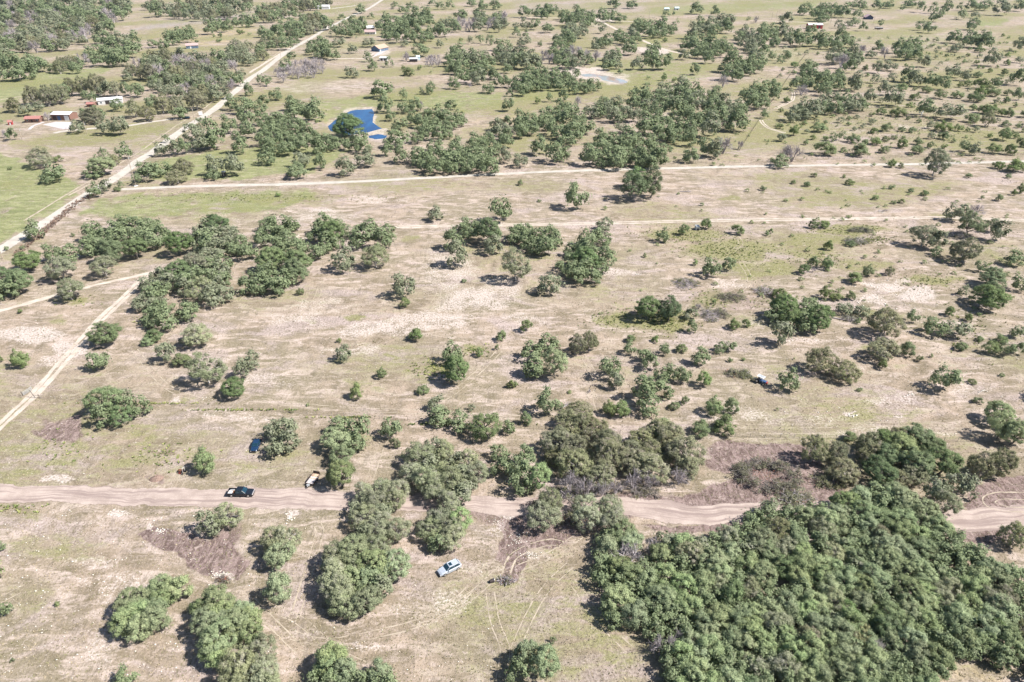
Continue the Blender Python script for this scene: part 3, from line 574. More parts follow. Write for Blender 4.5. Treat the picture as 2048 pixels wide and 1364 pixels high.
# ---------------------------------------------------------------- trees and shrubs, read off the photograph crown by crown
# (x0, y0, x1, y1) outlines of single crowns in quarter-pixel units of sixteen tiles; kinds: o oak, l pale oak, g bright green, j juniper, d dead, b shrub
TILE = {}
for i in range(4):
    for j in range(4): TILE[(i, j)] = (j*512, i*341)
SINGLES = {
(0,0): """l 205 1180 430 1330;o 340 1310 520 1400;o 790 1180 870 1270;o 720 1240 810 1310;g 690 1280 920 1370;j 860 1240 970 1320;o 920 1140 1050 1265;b 420 1255 500 1290;b 60 1330 100 1360
l 1230 1130 1330 1250;o 1300 1070 1360 1140;l 1320 1110 1440 1250;g 1410 1100 1525 1220;l 1450 980 1640 1130;o 1570 940 1650 1000;o 1600 960 1800 1190;l 1520 1100 1700 1190;o 1760 900 1900 1060;o 1890 840 2048 1000;o 1900 960 2048 1100;o 1830 1060 1980 1220
o 1940 670 2030 760;o 1790 750 1900 880;o 1860 770 2048 900;o 1080 1290 1230 1380;o 1190 1300 1370 1390;j 1380 1270 1550 1400;l 1640 1210 1800 1400;l 1780 1220 1950 1400
d 0 1010 60 1120;o 40 1010 130 1130;o -20 940 20 1000;l 550 960 680 1060;l 770 920 900 1080;l 880 920 1030 1070;g 630 860 720 960;o 700 850 840 950;j 640 880 830 980;d 340 890 410 960;j 400 880 450 960
o 880 790 1000 880;j 1000 800 1130 950;j 1100 850 1250 970;o 1140 755 1260 850;j 1220 760 1370 910;o 1350 860 1500 940;j 1340 770 1480 900;j 1470 720 1660 880;g 700 730 780 815;o 640 730 720 790
j 35 790 170 900;l 150 830 260 920;j 180 700 330 840;j 300 700 450 850;j 390 680 560 830;o 440 670 560 780;l 260 810 370 880;j 490 640 640 770;j 600 620 730 770;j 700 600 860 770;l 780 650 900 770;j 870 660 980 770;o 960 640 1060 770;o 1040 660 1150 770
d 600 420 710 510;o 990 320 1140 410;o 1270 300 1370 400;o 1170 320 1270 370;b 1730 310 1780 335;b 1890 220 1930 290;b 1840 210 1870 240;b 1700 270 1725 300;b 1480 195 1530 220;b 1980 260 2010 285;b 1920 240 1960 270;o 400 370 440 400;b 490 340 540 370;b 1740 260 1780 300;b 1550 320 1590 345""",
(0,1): """o 790 30 880 100;o 1080 15 1150 65;o 1130 50 1220 100;o 1190 15 1270 75;o 1370 0 1450 30;o 1440 10 1510 70;o 1510 0 1590 65;o 1680 0 1770 35;o 1770 0 1860 80;o 1860 0 1970 70;o 650 110 720 150;o 660 160 740 210;o 1000 95 1085 155;o 890 100 950 145
o 1570 80 1700 150;o 1730 70 1850 130;o 1880 90 1990 160;o 240 415 330 470;o 180 470 290 560;o 0 570 70 690;o 50 580 130 700;o 90 705 210 795;o 0 760 110 850;l 700 530 815 615;o 860 415 930 490;o 880 475 975 560;o 1025 460 1100 530
l 610 300 720 370;l 730 350 820 420;o 910 630 1100 770;o 960 760 1095 890;o 1030 870 1120 960;o 1140 710 1215 810;o 1120 800 1230 900;o 1200 770 1330 880;d 1280 800 1350 880;o 1350 650 1440 745;l 1300 700 1350 750;o 1530 615 1630 705;d 1690 640 1730 720;g 1800 655 1915 740
b 1160 520 1200 560;b 1170 545 1280 600;b 1290 520 1330 560;b 1390 550 1410 600;l 1440 310 1500 380;l 1690 290 1740 350;o 1760 280 1830 340;o 1840 270 1910 360;o 1900 310 2048 400;o 1890 580 1990 700;g 1960 590 2048 700;o 2000 680 2060 790;o 1970 770 2070 890
o 1500 800 1620 880;o 1090 940 1220 1040;o 1030 1020 1230 1170;o 1230 1050 1350 1140;g 1290 980 1410 1110;o 580 905 890 1085;g 740 1020 900 1145;g 470 1130 550 1230;o 0 1180 160 1310;l 280 1210 440 1330;o 455 1230 570 1350;g 260 1310 400 1380
l 620 1260 800 1400;l 780 1190 950 1330;o 990 1120 1100 1245;o 1080 1170 1220 1300;o 1370 1110 1500 1200;l 1930 1180 2048 1300;l 850 300 960 370;o 1230 360 1390 430;d 1160 410 1240 480;l 1150 310 1220 370;b 1510 300 1530 325;b 1620 300 1660 330;o 1260 1000 1320 1060;b 470 950 500 990""",
(0,2): """o 760 0 880 50;o 900 0 1010 55;o 40 45 160 130;o 1410 30 1540 100;o 1585 50 1670 120;l 1330 390 1420 470;o 1420 500 1510 590;d 1640 590 1750 690;o 230 185 345 255;l 60 150 140 230;o 140 150 230 230;l 0 180 60 230;o 0 220 70 290;o 80 245 140 300;l 45 290 160 365
b 200 325 245 375;b 400 345 490 400;l 680 180 760 260;o 870 330 1020 430;l 940 460 1060 550;g 1030 370 1180 480;g 1100 335 1200 420;g 1050 430 1200 550;g 1160 420 1290 545;g 480 535 550 630;b 840 550 890 590;b 1075 605 1105 640;b 1190 585 1245 650;b 1280 615 1320 660
o 270 730 330 830;o 370 700 460 810;b 180 765 235 840;d 490 760 570 840;o 140 1095 300 1230;o 250 1090 440 1290;o 380 1170 490 1280;l 0 1220 140 1330;l 820 980 930 1060;o 1350 1170 1500 1290;o 1480 1090 1620 1240;l 1560 1110 1700 1260;d 1620 1080 1780 1220;o 1990 860 2060 950;d 1780 1120 1850 1190
o 980 1190 1120 1330;o 1080 1190 1230 1320;o 1280 80 1310 120;o 1200 80 1270 125;b 1310 150 1340 190;d 0 420 60 470;b 1200 300 1250 335;o 1880 130 1910 165;d 1930 120 1980 185""",
(0,3): """o 240 20 360 110;o 630 0 720 60;o 700 0 800 70;o 830 0 930 70;o 910 0 1010 60;o 1080 0 1190 40;o 1190 10 1270 90;o 1055 30 1100 85;o 1290 25 1370 100;o 1310 70 1410 165;o 1390 0 1480 100;o 1510 20 1560 80;o 1510 85 1590 150;o 1580 0 1700 80;o 1680 0 1800 75;l 1800 0 1950 110;o 1960 0 2060 80;l 1630 90 1700 140;o 1590 140 1700 230
l 90 95 210 180;o 370 105 490 190;o 680 70 760 140;o 660 135 740 200;l 540 155 600 220;l 600 160 680 220;o 730 170 800 240;o 880 150 930 210;o 290 190 400 260;o 1180 165 1260 235;o 1240 175 1350 255;o 1430 235 1555 335;l 1460 345 1560 410;l 1960 290 2060 400
o 0 300 90 370;o 0 390 70 490;o 100 400 190 480;o 70 440 130 500;l 780 400 870 460;o 830 330 940 410;d 900 370 990 460;l 1200 440 1310 530;l 1740 380 1870 515;l 830 480 920 580;l 920 490 1050 550;d 210 680 340 750;l 640 580 770 720;l 820 590 900 660;l 960 580 1030 640
o 1050 540 1200 650;l 1100 570 1250 680;o 1250 570 1380 690;o 1350 580 1470 710;l 1420 510 1550 610;l 1540 540 1630 640;l 880 640 990 750;l 770 710 880 810;l 940 690 1110 840;b 1020 670 1120 720;b 1570 640 1640 690;b 1640 640 1780 700;b 1650 690 1760 770;b 1740 690 1860 770;b 1600 740 1730 810;b 1470 730 1570 780;b 1330 720 1430 790;b 1230 690 1320 740;b 1130 750 1220 800
o 1780 600 1880 690;b 1860 550 1930 600;b 1640 570 1720 620;o 1940 540 2060 680;o 1960 700 2060 790;o 1195 780 1350 920;l 1370 830 1580 940;b 980 870 1110 915;b 1580 905 1700 980;j 1700 890 1815 1020;b 1340 980 1480 1040;b 1490 995 1560 1050;b 1870 965 1950 1015;b 1840 1020 1950 1125;b 1580 1010 1620 1060
b 70 985 130 1030;b 160 1000 260 1090;b 350 1000 470 1040;b 370 1155 550 1220;o 490 1050 560 1130;o 560 1045 630 1120;b 660 1170 820 1230;b 890 1175 980 1220;b 1130 1170 1250 1225;b 810 1100 910 1155;b 1040 1090 1130 1190;b 1270 1130 1330 1185;o 1530 1095 1620 1230;l 1600 1120 1700 1240;b 1760 1150 1870 1230;b 1900 1150 1990 1240;b 1990 1080 2060 1200;b 960 1270 1030 1340;b 1040 1300 1090 1345
d 100 1140 310 1290;o 20 1250 180 1310;l 1240 1190 1470 1400;b 1800 1290 1900 1350;b 1900 1300 2060 1360;b 1960 820 2000 860;b 1940 1040 1980 1080;b 1100 820 1160 860;b 1370 415 1400 440;b 1420 470 1450 490;b 1510 450 1545 475;b 1660 380 1740 410;b 2010 1140 2060 1180;b 1960 1060 2010 1110;b 270 965 320 1000;b 280 1120 330 1160;b 1390 1150 1440 1190;b 1200 1060 1220 1080;b 1750 1060 1800 1100;b 980 1080 1040 1110""",
(1,0): """o 340 -30 520 90;o 660 -10 780 60;o 740 0 840 60;o 690 95 800 210;l 790 70 900 170;o 940 80 990 150;b 905 130 970 165;o 190 405 350 550;l 720 680 940 850;o 340 570 490 720;o 460 580 640 740;l 350 680 600 880;o 90 640 340 800;l 430 840 670 1035;o 700 1200 970 1400;b 1150 1280 1310 1364;l 1430 1230 1700 1400;o 1060 -20 1250 90;j 1320 0 1490 110;o 1640 0 1770 60
b 150 600 200 630;b 140 1100 180 1150;b 560 500 600 530;b 30 600 70 640""",
(1,1): """o 240 -40 410 50;l 580 600 790 800;l 830 590 1075 780;l 1365 290 1510 400;o 1860 205 2048 400;l 1500 560 1700 765;l 1800 500 1980 660;l 1080 800 1290 1005;b 1150 1010 1235 1105;b 320 930 385 1000;b 1210 1260 1345 1370;b 1910 1280 2010 1370;b 150 180 200 205;b 480 380 520 400;b 640 1340 690 1380;b 1640 870 1690 890""",
(1,2): """o 850 10 1090 230;o 1000 -30 1225 215;o 900 -30 1140 140;o 410 95 620 295;b 40 75 95 120;l -100 610 160 880;l 190 800 400 980;l 660 370 820 480;o 1150 455 1260 570;b 1330 430 1420 520;b 1500 380 1600 475;b 1755 430 1865 515;b 1045 640 1080 715;o 1520 690 1690 845;b 1440 700 1490 770;o 1680 650 1790 820;b 2020 450 2060 550
o 970 990 1200 1190;o 1150 1000 1370 1200;l 1370 1100 1500 1200;o 1390 1190 1490 1300;b 1600 1030 1640 1075;b 60 1190 165 1295;b 1720 1180 1830 1270;b 1840 1160 1910 1280;b 900 1320 990 1370;b 1980 120 2040 160;b 1500 260 1540 280;d 1460 1060 1530 1110;b 1110 1330 1190 1370;b 200 230 240 250""",
(1,3): """b 340 20 400 50;b 280 90 345 125;b 590 30 625 60;b 620 70 700 115;b 970 110 1020 150;b 1120 145 1180 175;b 830 190 890 235;b 1220 170 1290 190;b 1580 20 1640 60;b 1820 190 1885 245;b 1950 150 2000 200;b 1990 110 2060 180;b 1040 230 1100 260;b 330 390 410 465;b 400 395 500 460;l 1440 250 1600 400;d 1580 280 1740 350;o 1530 320 1750 520;l 1740 360 1850 500;l 1790 390 1950 570;l 1130 430 1370 610
l 1290 470 1440 640;j 1460 540 1700 750;o 1300 600 1400 680;o 1655 700 1745 820;o 1890 640 2060 760;o 1680 790 1930 920;o 1620 900 1930 1100;d 1620 950 1790 1090;l 1530 900 1610 1010;o 1950 780 2070 1010;b 440 545 520 650;b 310 680 400 780;b 430 680 530 800;b 240 745 340 835;d 340 750 385 830;b 755 750 855 850;b 625 810 770 910;j 940 770 1020 840;b 35 935 155 1030;b 410 930 520 1030;b 500 985 600 1040;b 620 965 700 1040
l 540 1050 690 1150;l 680 1060 820 1170;j 790 1090 1080 1350;l 0 1180 200 1400;o 1110 1110 1220 1210;o 1250 1160 1450 1320;l 1420 1190 1620 1340;b 1420 1080 1500 1170;b 1570 1140 1640 1210;o 1960 1200 2060 1370;b 1800 1320 1920 1380;b 0 430 45 540;b 620 560 700 605;b 180 80 230 105;b 980 240 1030 265;b 1700 200 1740 230;b 1900 30 1960 60;b 700 1170 750 1230;b 1660 1320 1730 1364""",
(2,0): """b 80 60 230 220;o 680 70 870 230;b 1130 -40 1240 40;l 1220 0 1390 170;l 1420 -50 1560 55;b 1370 110 1530 195;l 1490 70 1800 355;l 1860 90 2000 340;l 1940 40 2080 240;o 1750 290 1980 455;o 680 350 980 600;o 720 480 900 720;l 920 345 1050 500;o 1000 400 1180 620;o 860 500 1080 680;b 1540 860 1735 1065;b -40 110 20 180""",
(2,1): """l 620 0 760 170;b 740 330 870 480;b 960 200 1050 310;b 1280 355 1390 425;o 1480 0 1660 180;o 1470 90 1720 330;b 1750 50 1825 130;b 1905 25 1950 75;g 560 600 760 750;g 720 580 920 800;g 500 700 780 860;g 680 700 880 890;g 570 830 800 990;g 560 930 800 1170;o 990 600 1180 780;b 1070 760 1160 870;l 1370 430 1540 560;o 1350 520 1560 680;o 1520 550 1720 710;l 1690 500 1760 560;o 1680 560 1980 790;o 1960 630 2070 760
g 1860 820 2030 960;g 1870 930 2060 1100;b 2000 270 2070 420;l 50 620 220 800;l 130 590 330 780;l 60 760 260 930;l 180 700 360 890;b 270 550 300 580;b 400 500 430 520""",
(2,2): """j 440 -80 600 150;j 540 -120 700 130;o 890 0 1005 105;b 0 270 55 420;o 190 370 390 580;b 60 550 160 690;b -30 650 30 760;b 440 390 480 420;g 365 505 425 560;o 690 110 880 300;l 760 220 900 390;o 980 50 1120 170;o 1040 100 1180 240;o 1170 0 1270 140;b 1310 20 1410 100;o 1430 50 1590 190;o 1610 0 1720 90;o 1700 0 1800 90;o 1120 200 1260 330;o 1220 160 1360 320;o 1310 200 1440 330;o 940 270 1150 480
o 1040 270 1250 430;o 990 400 1200 580;o 1200 360 1300 480;b 1470 220 1600 390;b 720 470 850 600;b 800 470 950 610;b 1350 420 1420 530;b 1250 480 1350 550;b 1540 440 1700 600;b 1700 440 1830 590;b 1430 650 1600 750;b 1600 600 1820 750;d 370 1040 560 1260;d 500 1060 680 1260;d 640 1080 800 1260;d 760 1080 900 1240;d 880 1010 1080 1200;d 1040 1030 1200 1180;d 1260 1000 1420 1160
l 200 1160 420 1400;l 470 1220 700 1400;l 660 1220 900 1390;b 1720 130 1770 170;b 1830 130 1870 160;g 60 0 260 160;g 190 -60 400 100;g 70 110 280 290;g 230 60 470 290;g 110 200 260 300;g 10 830 200 1010;g -40 900 170 1120;g 100 960 330 1200;g -30 1040 160 1240;d 600 390 640 410;b 1110 620 1300 760""",
(2,3): """j 300 50 560 270;j 500 150 750 340;g 80 200 260 415;b 200 110 220 170;j 780 -30 1060 170;b 1060 0 1190 125;b 880 150 960 230;b 1190 110 1245 170;b 1290 100 1325 135;o 1330 185 1540 400;b 1600 300 1670 345;b 710 370 760 405;b 1500 0 1600 80;b 1730 0 1850 110;o 1860 0 1980 120;o 1960 0 2060 130;b 60 515 85 580;g 1730 470 1980 680;g 1760 560 2000 800;g 1880 600 2100 850;b 590 730 715 800
j 260 740 500 1000;j 440 800 660 1010;j 480 950 750 1130;j 1600 880 1820 1120;j 1750 850 1990 1110;g 740 1120 950 1300;g 880 1120 1100 1310;g 1020 1200 1240 1400;l 1250 1080 1450 1280;l 1400 1030 1600 1220;l 1520 1080 1700 1260;l 1340 1200 1560 1400;b 1850 255 1900 290;b 1640 450 1720 500""",
(3,0): """l 1550 -30 1750 200;l 1700 -90 1950 130;g 0 670 105 880;o -60 200 30 350;g 920 1240 1100 1400;b 430 720 480 760;b 80 1180 120 1200""",
(3,1): """l 20 100 250 330;l 130 90 360 330;g 60 240 320 450;g 50 480 300 735""",
(3,2): """l 100 -60 400 130;l 480 -60 720 170;l 680 -50 940 190;g 0 1000 220 1250;g 130 1060 400 1330;o -60 1180 150 1400;g 300 1000 360 1060""",
(3,3): """j 1860 40 2080 350;d 1950 700 2060 1000;l 1700 650 1960 900""",
}
# clumps: (tile, kinds, crown size, outline, what it is)
CLUMPS = [
((0,0),'olljd',112,[(960,620),(1000,540),(1100,460),(1290,400),(1450,400),(1640,420),(1780,420),(1850,340),(2048,330),(2048,520),(1960,520),(1970,620),(1850,700),(1700,800),(1480,780),(1350,750),(1210,700),(1150,640)],'in the dense wood left of the white road'),
((0,0),'o',150,[(-60,430),(280,440),(350,500),(330,590),(-60,630)],'in the belt beyond the far green field'),
((0,0),'oj',110,[(360,500),(600,450),(700,500),(650,560),(380,570)],'in the belt beyond the far green field'),
((0,0),'o',150,[(640,400),(900,340),(1080,370),(1070,450),(1000,510),(740,510)],'in the round grove behind the long green field'),
((0,0),'oo',100,[(1280,300),(1350,240),(1540,230),(1580,290),(1370,340)],'in the strip beside the far grey field'),
((0,0),'oo',95,[(1590,210),(1700,160),(1800,160),(2048,90),(2048,180),(1700,260)],'in the strip beside the far grey field'),
((0,0),'oolljd',108,[(-60,-40),(1080,-20),(1080,60),(900,170),(1000,190),(850,250),(1140,270),(1140,330),(600,350),(500,380),(-60,420)],'in the far left woods'),
((0,0),'olj',95,[(1130,20),(2048,-20),(2048,60),(1880,100),(1880,130),(1500,160),(1400,140),(1150,90)],'in the far left woods'),
((0,1),'oj',90,[(0,50),(280,0),(620,-20),(600,50),(440,90),(330,110),(280,130),(0,180)],'in the far woods left of the white barn'),
((0,1),'ooj',100,[(0,230),(200,180),(400,110),(520,110),(640,150),(560,220),(400,290),(250,370),(150,370),(20,300)],'in the strip wood beside the white road'),
((0,1),'oj',110,[(0,310),(130,330),(160,370),(60,400),(100,450),(0,520)],'in the strip wood beside the white road'),
((0,1),'o',92,[(720,210),(740,130),(860,120),(880,200),(860,260),(780,290),(560,270),(540,240)],'between the white road and mauve-roofed house'),
((0,1),'o',112,[(890,170),(1000,140),(1190,130),(1300,60),(1450,110),(1450,150),(1400,200),(1430,300),(1350,320),(1200,310),(1010,300),(1010,240)],'in the grove behind the tan-roofed house'),
((0,1),'ddlo',100,[(1410,180),(1500,150),(1650,130),(2000,100),(2020,190),(1970,230),(1760,230),(1560,250),(1420,280)],'in the grey thicket beyond the tan-roofed house'),
((0,1),'o',112,[(420,330),(520,290),(630,360),(640,440),(560,460),(380,440),(360,400)],'between the white road and tan-roofed house'),
((0,1),'d',95,[(140,560),(300,480),(540,470),(580,540),(500,600),(320,620),(180,640)],'in the bare thicket beside the white road'),
((0,1),'olog',118,[(1480,480),(1530,380),(1600,350),(1700,400),(1830,400),(1900,480),(1930,600),(1850,640),(1650,640),(1500,560)],'in the grove right of the white-roofed shed'),
((0,1),'d',80,[(1330,440),(1470,440),(1480,520),(1340,520)],'beside the white-roofed shed'),
((0,1),'lo',110,[(1870,400),(2048,380),(2048,560),(1960,560)],'in the grove right of the white-roofed shed'),
((0,1),'og',125,[(1220,900),(1320,890),(1470,860),(1640,900),(1740,900),(1740,990),(1570,1000),(1560,1090),(1430,1090),(1230,990)],'in the grove right of the blue pond'),
((0,1),'o',150,[(230,800),(300,780),(430,800),(550,860),(530,930),(400,950),(230,900)],'in the grove left of the blue pond'),
((0,1),'oog',132,[(0,850),(60,850),(120,900),(230,920),(400,960),(430,1020),(620,1080),(740,1100),(900,1130),(910,1200),(600,1200),(300,1190),(250,1230),(150,1230),(0,1190)],'in the wood left of and below the blue pond'),
((0,1),'o',145,[(1220,1250),(1300,1180),(1450,1190),(1600,1120),(1800,1060),(1950,1150),(1960,1300),(1850,1360),(1600,1364),(1280,1364)],'in the lane-side wood below the blue pond'),
((0,1),'ol',130,[(1790,1100),(1900,960),(2048,940),(2048,1130),(1950,1180)],'in the lane-side wood below the blue pond'),
((0,2),'o',90,[(160,100),(200,50),(370,40),(380,110),(330,130),(170,130)],'in the far tree row beside the pale lane'),
((0,2),'o',100,[(360,90),(520,65),(680,110),(670,170),(600,200),(400,180)],'in the far tree row beside the pale lane'),
((0,2),'o',95,[(680,100),(740,75),(930,120),(920,160),(700,150)],'in the far tree row beside the pale lane'),
((0,2),'og',112,[(950,180),(1100,140),(1320,180),(1300,260),(1150,280),(1040,270),(960,230)],'in the grove beyond the muddy pond'),
((0,2),'ol',132,[(1390,270),(1450,160),(1600,140),(1680,110),(1790,120),(1810,170),(1760,240),(1650,270),(1420,280)],'between the muddy pond and the red barn'),
((0,2),'o',122,[(1340,300),(1450,270),(1640,290),(1740,340),(1810,370),(1780,430),(1630,440),(1600,480),(1520,470),(1350,370)],'between the muddy pond and the red barn'),
((0,2),'ol',122,[(1720,320),(1800,250),(1950,210),(2048,180),(2048,400),(1950,470),(1860,430),(1860,370)],'in the grove left of the red barn'),
((0,2),'og',125,[(1660,500),(1710,450),(1830,480),(2000,440),(2048,480),(2000,560),(1880,590),(1800,640),(1700,600)],'in the grove right of the muddy pond'),
((0,2),'ol',105,[(600,350),(720,290),(820,250),(960,220),(1050,290),(1010,330),(740,370),(640,400)],'in the tree belt beyond the muddy pond'),
((0,2),'ol',105,[(300,330),(400,240),(450,180),(600,220),(640,260),(560,300),(450,340),(370,370),(310,370)],'in the tree belt beyond the muddy pond'),
((0,2),'lod',112,[(0,400),(200,390),(500,380),(700,390),(700,480),(600,520),(400,545),(300,500),(100,530),(0,540)],'in the mixed wood left of the muddy pond'),
((0,2),'lo',100,[(700,470),(760,420),(870,380),(890,430),(870,480),(910,540),(720,550)],'just beyond the muddy pond'),
((0,2),'go',125,[(0,700),(30,600),(190,520),(300,540),(500,600),(520,700),(400,700),(230,700),(140,740),(60,780),(0,760)],'in the green grove left of the muddy pond'),
((0,2),'o',92,[(520,640),(720,640),(700,720),(560,730),(460,740)],'in front of the muddy pond'),
((0,2),'ool',152,[(920,760),(1000,690),(1140,720),(1280,640),(1490,640),(1480,760),(1600,680),(1740,800),(1940,860),(1900,950),(1840,1050),(1660,1060),(1480,1020),(1350,920),(1050,880),(930,820)],'in the large oak wood in front of the muddy pond'),
((0,2),'o',152,[(1000,980),(1060,920),(1300,900),(1480,1010),(1480,1130),(1350,1170),(1240,1110),(1050,1060)],'in the large oak wood in front of the muddy pond'),
((0,2),'ol',132,[(550,900),(660,800),(790,770),(920,820),(1050,880),(1030,960),(850,960),(730,920),(560,920)],'in the large oak wood in front of the muddy pond'),
((0,2),'oo',152,[(0,900),(60,880),(270,860),(400,800),(520,850),(660,990),(600,1110),(450,1140),(260,1060),(190,1080),(20,1080)],'in the wood behind the gravel lane at the centre'),
((0,2),'o',162,[(560,1170),(640,1040),(860,1060),(1100,1080),(1270,1170),(1240,1280),(1150,1350),(960,1330),(620,1330),(580,1260)],'in the wood behind the gravel lane at the centre'),
((0,2),'o',142,[(1810,760),(1900,700),(1970,640),(2048,650),(2048,860),(1950,880),(1820,820)],'beside the curved double track'),
((0,3),'o',112,[(330,100),(400,50),(540,10),(600,40),(660,80),(640,130),(480,130),(340,130)],'behind the red barn'),
((0,3),'lo',112,[(1550,300),(1620,250),(1790,260),(1830,340),(1700,360),(1580,340)],'in the clump right of the far trailer'),
((0,3),'ol',112,[(0,180),(60,200),(150,190),(210,240),(350,280),(350,350),(200,350),(90,340),(0,360)],'in the grove left of the red barn'),
((0,3),'og',122,[(360,320),(400,270),(560,240),(700,260),(700,340),(560,390),(380,380)],'in front of the red barn'),
((0,3),'ldo',125,[(430,480),(520,400),(640,370),(770,360),(770,460),(740,540),(650,570),(560,520)],'in the grey thicket in front of the red barn'),
((0,3),'o',132,[(990,420),(1020,340),(1200,320),(1270,400),(1240,450),(1000,450)],'in the clump below the far trailer'),
((0,3),'o',112,[(130,680),(210,600),(320,480),(400,500),(420,620),(330,700),(180,690)],'along the diagonal fence'),
((0,3),'og',125,[(320,700),(470,560),(600,540),(640,680),(780,600),(770,680),(620,720),(480,740)],'right of the curved double track'),
((0,3),'o',110,[(0,640),(60,620),(120,680),(80,760),(0,800)],'beside the curved double track'),
((0,3),'ol',132,[(130,900),(200,810),(340,780),(560,740),(700,760),(820,820),(790,890),(620,890),(500,890),(300,940),(160,930)],'in the clump below the curved double track'),
((0,3),'b',90,[(1660,840),(1740,840),(1970,880),(1970,920),(1830,920),(1680,880)],'in the scrub right of the white-headed mast'),
((1,0),'o',190,[(560,520),(700,440),(880,440),(960,360),(1240,380),(1260,430),(1350,480),(1350,600),(1180,640),(1000,700),(850,690),(700,690),(620,600)],'in the big oak clump beside the long white road'),
((1,0),'o',180,[(0,720),(90,780),(230,830),(280,900),(240,960),(100,980),(-40,1040),(-60,760)],'in the left-edge clump below the white road'),
((1,0),'ool',190,[(1330,620),(1390,530),(1520,440),(1600,380),(1780,370),(1940,400),(1960,520),(2048,600),(2000,690),(1830,710),(1600,640),(1440,680)],'in the oak clump above the ranch track'),
((1,0),'ool',190,[(1130,880),(1330,740),(1440,720),(1600,640),(1760,640),(1880,780),(1850,860),(1860,1000),(1820,1080),(1620,1080),(1560,980),(1350,940),(1340,1050),(1200,1120),(1040,1100),(1030,1040)],'in the clump beside the diagonal track'),
((1,0),'o',165,[(1100,1200),(1200,1060),(1330,1000),(1380,1080),(1560,1040),(1560,1140),(1440,1220),(1260,1250)],'in the small clump beside the diagonal track'),
((1,1),'o',185,[(-10,420),(80,360),(330,370),(350,420),(320,480),(200,560),(60,570),(-10,560)],'in the oak clump above the ranch track'),
((1,1),'o',190,[(100,620),(200,500),(340,480),(380,560),(450,740),(440,860),(280,920),(120,980),(0,960),(-150,1000),(-170,960),(-60,830),(20,680)],'in the clump left of the pale ground'),
((1,1),'o',172,[(430,480),(500,380),(690,370),(700,450),(760,540),(600,640),(500,700),(420,680),(420,600)],'at the left end of the twin-rut track'),
((1,1),'o',172,[(700,440),(830,430),(1080,430),(1140,520),(1040,600),(850,580),(760,520)],'at the left end of the twin-rut track'),
((1,1),'oo',182,[(1500,560),(1560,450),(1680,380),(1880,400),(1980,480),(1900,560),(1700,560),(1560,600)],'in the oak clump on the twin-rut track'),
((1,2),'o',165,[(-40,540),(0,450),(150,440),(330,470),(405,550),(370,610),(250,670),(110,660),(50,580)],'in the round clump below the twin-rut track'),
((1,2),'oo',190,[(340,740),(480,590),(500,520),(580,470),(700,470),(790,530),(780,620),(820,690),(800,780),(720,820),(660,920),(560,970),(520,900),(440,850)],'in the tall clump below the twin-rut track'),
((1,3),'ol',200,[(0,1130),(60,1050),(200,1000),(380,1040),(480,1150),(540,1210),(480,1260),(330,1310),(200,1250),(0,1200)],'in the wide clump right of the brushwood heaps'),
((2,1),'l',235,[(1110,1000),(1200,900),(1260,820),(1360,760),(1560,800),(1720,900),(1860,1000),(1850,1130),(1700,1230),(1600,1364),(1400,1364),(1330,1200),(1250,1120)],'in the grey-green oak clump over the dirt road'),
((2,1),'l',235,[(770,1250),(850,1150),(1000,1090),(1150,1110),(1190,1200),(1190,1390),(780,1390)],'in the clump right of the flatbed trailer'),
((2,2),'j',265,[(190,850),(300,650),(450,500),(640,520),(840,620),(850,800),(880,980),(830,1080),(860,1150),(500,1150),(380,1090),(340,1000),(230,960)],'in the left one of two big juniper mounds'),
((2,2),'j',265,[(860,820),(1060,700),(1200,640),(1440,740),(1490,900),(1540,980),(1440,1080),(1200,1100),(1000,1080),(870,1000)],'in the right one of two big juniper mounds'),
((2,3),'jojog',262,[(670,850),(800,750),(1010,690),(1180,670),(1330,780),(1490,880),(1500,1000),(1300,1100),(1000,1150),(850,1100),(700,980)],'in the thicket right of the brushwood pile'),
((3,0),'g',262,[(930,800),(1000,650),(1200,600),(1300,500),(1470,540),(1500,640),(1420,800),(1280,900),(1140,1000),(1000,940),(920,880)],'in the rounded clump at lower left'),
((3,0),'g',262,[(1530,700),(1740,620),(1900,640),(2048,700),(2100,800),(2100,1000),(1900,1150),(1650,1200),(1570,1100),(1560,900)],'in the large clump near the bottom left edge'),
((3,0),'l',262,[(1800,1200),(1950,1090),(2150,1050),(2240,1200),(2200,1420),(1780,1420)],'in the pale oak clump at the bottom edge'),
((3,1),'lgl',262,[(480,400),(600,300),(780,180),(1060,250),(1230,400),(1210,500),(1080,650),(900,800),(740,880),(640,760),(530,700),(500,560)],'in the broad oak clump left of the silver car'),
((3,1),'l',232,[(760,-50),(1060,0),(1200,30),(1210,190),(1040,230),(760,190)],'in the grey-green oak clump below the dirt road'),
((3,1),'gl',250,[(1250,0),(1720,0),(1700,200),(1640,280),(1450,300),(1330,180)],'between the dirt road and the silver car'),
((3,1),'g',225,[(440,1300),(490,1050),(640,1060),(700,1180),(930,1230),(1100,1270),(1200,1400),(450,1400)],'in the row along the bottom edge'),
]
GROVE = [(1180,1125),(1209,1048),(1249,1045),(1287,1080),(1359,1058),(1394,1078),(1449,1045),(1482,1035),(1536,1005),(1640,1008),(1700,985),(1790,975),(1850,1005),(1905,1050),(1960,1100),(2060,1150),(2060,1310),(2020,1330),(1960,1310),(1890,1320),(1880,1420),(1330,1420),(1318,1298),(1278,1243),(1249,1253),(1199,1248),(1190,1180)]

